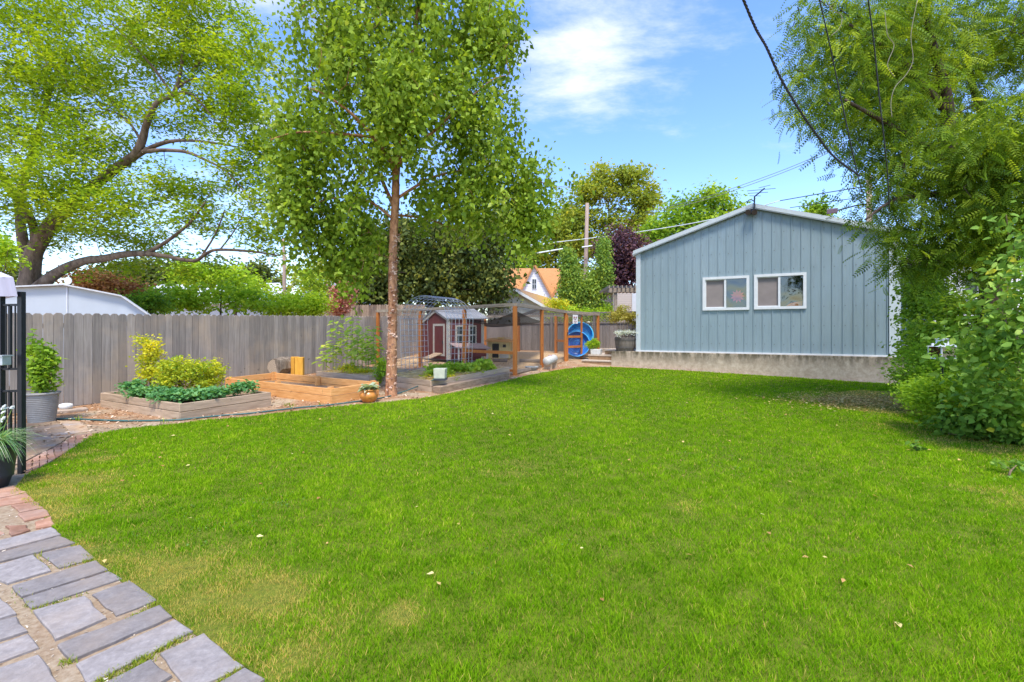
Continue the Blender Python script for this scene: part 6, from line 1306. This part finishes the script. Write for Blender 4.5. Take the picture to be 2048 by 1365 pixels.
fs_.build('flower_stems', plain('green_stalk', (.24,.34,.07), .6), rg_o); fm.build('flowers', plain('white_petals', (.72,.72,.64), .7), rg_o)
# white planter box plant and barrel planting
bush_at('potted_herb', 'bright green herb with pinkish flower spikes in the white planter on the steps', 1187, WB.y, WB.z+.17, [(1187,688,13,9,WB.y,.15), (1180,692,9,7,WB.y,.12), (1195,692,9,7,WB.y,.12)], 50, 26, (.035,.035,.04), .05, L_lime, 91, stems=6, droop=-.6, upb=.4, cat='potted plant')
bush_at('trailing_plant', 'silvery white trailing plant along the rim of the barrel', 1252, BR.y, BR.z+.45, [(1252,664,25,4,BR.y-.15,.25), (1240,667,14,4,BR.y-.3,.15), (1276,668,10,4,BR.y-.1,.15)], 80, 26, (.04,.04,.025), .035, leafmat('silver_leaves', [(0, (.30,.36,.28)), (.5, (.55,.58,.52)), (1, (.80,.80,.78))], .2), 92, stems=4, cat='trailing plant')
bush_at('japanese_maple', 'small weeping maple with bronze green leaves growing in the barrel', 1248, BR.y, BR.z+.45, [(1245,628,26,9,BR.y,.38), (1230,636,14,9,BR.y,.3), (1262,636,16,9,BR.y,.3), (1246,618,16,6,BR.y,.3), (1268,646,6,7,BR.y,.15,.7)], 110, 26, (.05,.05,.05), .055, leafmat('bronze_leaves', [(0, (.20,.13,.03)), (.5, (.34,.30,.05)), (1, (.50,.46,.10))], .35), 93, stems=3, droop=1.1, upb=.6, cat='tree', srange=6, twig_r=.006)

# ---- right-hand shrubs
def big(name, label, px, Y, blobs, ncl, npc, spread, size, mat, seed, **kw):
    z0 = float(g((px-1024)/F*Y, Y)); return bush_at(name, label, px, Y, z0, blobs, ncl, npc, spread, size, mat, seed, **kw)
big('spirea_bush', 'lime green feathery shrub at the right end of the concrete foundation', 1850, 8.3, [(1835,745,45,40,8.3,.5), (1880,715,50,35,8.4,.5), (1880,770,60,38,8.0,.5), (1820,775,32,30,8.4,.4), (1840,710,22,18,8.5,.3), (1870,800,60,22,7.7,.4), (1920,740,40,40,7.8,.4), (1890,775,30,22,6.5,.2), (1850,792,50,22,6.8,.3)], 480, 42, (.09,.09,.08), .055, L_lime, 101, stems=12, droop=-.3, upb=.7, c0=.40, T=NARROW*np.array([1,1.5,1]))
big('honeysuckle_bush', 'mid green shrub growing behind the white lantern beside the garage', 1900, 8.9, [(1880,665,36,28,8.9,.6), (1930,640,45,40,8.9,.6), (1910,612,40,20,9,.5), (1840,690,20,22,9.2,.4), (1950,700,60,50,8.6,.6), (1845,640,12,14,9.4,.3,.5), (1980,760,60,50,7.6,.5), (1930,800,60,30,7.2,.4)], 330, 30, (.13,.13,.12), .085, L_bush, 102, stems=10, droop=.2, upb=.8)
big('lilac_bush', 'large shrub with broad heart shaped leaves at the right edge of the lawn', 2040, 6.6, [(1990,800,70,40,5.9,.4), (2050,830,60,50,5.6,.4), (1965,750,40,36,6.1,.4), (2010,620,55,45,5.6,.5,.7), (1960,690,60,50,5.7,.4), (2045,490,45,60,5.5,.5,.6), (2060,700,70,70,5.3,.5), (1985,770,60,40,5.6,.4), (2010,430,30,30,5.6,.3,.4), (1945,650,20,26,5.9,.2,.4), (2080,600,60,80,5.2,.5)], 175, 24, (.11,.11,.11), .080, L_lilac, 103, stems=14, T=BIG, TF=BIG_F, droop=.5, upb=.9, cvar=.14, c0=.45, sizevar=.5, srange=60, outward=.4)
big('low_shrub', 'low spreading shrub with dark broad leaves hanging onto the lawn at right', 2010, 6.3, [(2000,865,50,14,6.1,.25), (2060,880,50,18,6.1,.25), (1990,838,60,24,6.1,.3), (1930,850,40,20,6.3,.25), (2050,850,60,40,6.1,.35), (1900,868,18,10,6.3,.15,.6), (2040,800,50,30,6.2,.3)], 200, 20, (.10,.10,.07), .085, L_lilac, 104, stems=10, T=BIG, TF=BIG_F, droop=.4, upb=1.1, c0=.3, srange=60, outward=.4)
big('fern_bush', 'fine leaved yellow green plant between the lime shrub and the low shrub', 1960, 6.3, [(1960,800,60,26,6.3,.3), (1900,812,40,20,6.6,.3), (2020,790,50,30,6.2,.3)], 150, 36, (.09,.09,.06), .05, L_lime, 105, stems=8, T=NARROW*np.array([1,1.4,1]), droop=.2, upb=.8, c0=.35)
big('sprig', 'tiny dark leafy shoot standing alone in the lawn at right', 1834, 5.6, [(1834,893,8,7,5.6,.03), (1828,888,8,4,5.6,.03)], 7, 4, (.015,.015,.015), .06, L_lilac, 106, stems=2, T=BIG, TF=BIG_F, cat='seedling', c0=.3, srange=3)
big('sprig', 'loose leafy shoots lying in the grass below the low shrub', 2020, 4.6, [(2020,930,30,12,4.7,.1), (2000,958,24,8,4.55,.1)], 18, 6, (.03,.03,.02), .05, L_lilac, 107, stems=1, T=BIG, TF=BIG_F, cat='seedling', c0=.35, srange=20)
big('gap_fill_bush', 'dense climbing foliage added for the deep dark of the gap between the garage and the blue shed', 1850, 10.6, [(1828,620,16,50,10.8,.3), (1845,690,30,40,10.4,.4), (1850,575,30,28,10.9,.4), (1880,610,24,30,10.6,.4,.7)], 120, 40, (.15,.15,.15), .10, L_bush, 109, stems=6, droop=.5, upb=.6, c0=.35)  # bush added to fill this gap with darkness
# yellow maple-like branch on the left edge in front of the big tree
big('sumac_branch', 'bright green leafy branch reaching in at the left edge over the white shed', -40, 9.6, [(8,490,26,18,9.6,.3), (-30,500,40,40,9.6,.4), (5,520,20,16,9.6,.3)], 60, 22, (.09,.09,.06), .11, L_lime, 108, stems=5, T=NARROW*np.array([1,1.3,1]), droop=.3, upb=.8, cat='branch')
# yard debris: thin weeds along the soil
rs = np.random.RandomState(77)
n = 26; 
pts = [G(x, y) for x, y in ((575,812),(585,815),(640,812),(330,846),(150,842))]
pos = np.concatenate([np.array(p)[None]+rs.normal(0, .04, (12, 3))*np.array([1,1,0]) for p in pts]); n = len(pos); a = rs.uniform(0, 6.28, n)
V, Fc, C = scatter(BLADE*np.array([1,.09,1]), BLADE_F, pos, np.stack([np.cos(a), np.sin(a), np.zeros(n)], 1), np.stack([rs.normal(0,.5,n), rs.normal(0,.5,n), np.ones(n)], 1), rs.uniform(.05,.11,n), rs.rand(n,3)*np.array([1,0,0]))
tag(np_obj('weeds', V, Fc, C, M_grass), 'thin weeds sprouting in the soil between the beds and the lawn', 'weeds', kind='stuff')

# small grass and moss tufts in the paving joints, grit on the sand
rs = np.random.RandomState(91); tp = []
for (p, q, k) in (((650,1380),(1290,1052),70), ((740,1395),(1010,1225),40), ((880,955),(1060,850),26), ((230,890),(560,790),18), ((430,1235),(480,1250),8), ((400,608),(640,545),14), ((1455,1400),(1640,1292),26), ((245,515),(330,610),8), ((100,740),(210,890),8)):
    for i in range(k):
        t = rs.rand(); tp.append(G(*z8((p[0]+(q[0]-p[0])*t+rs.normal(0,6), p[1]+(q[1]-p[1])*t+rs.normal(0,6)))))
tp = np.repeat(np.array([list(p) for p in tp]), 9, 0); n = len(tp); tp[:, :2] += rs.normal(0, .012, (n, 2)); a = rs.uniform(0, 6.28, n)
V, Fc, C = scatter(BLADE*np.array([1,.13,1]), BLADE_F, tp, np.stack([np.cos(a), np.sin(a), np.zeros(n)], 1), np.stack([rs.normal(0,.5,n), rs.normal(0,.5,n), np.ones(n)], 1), rs.uniform(.012,.035,n), rs.rand(n,3)*np.array([.8,.5,0]))
tag(np_obj('joint_weeds', V, Fc, C, M_grass), 'small green weeds growing in the joints of the grey pavers', 'weeds', kind='stuff')
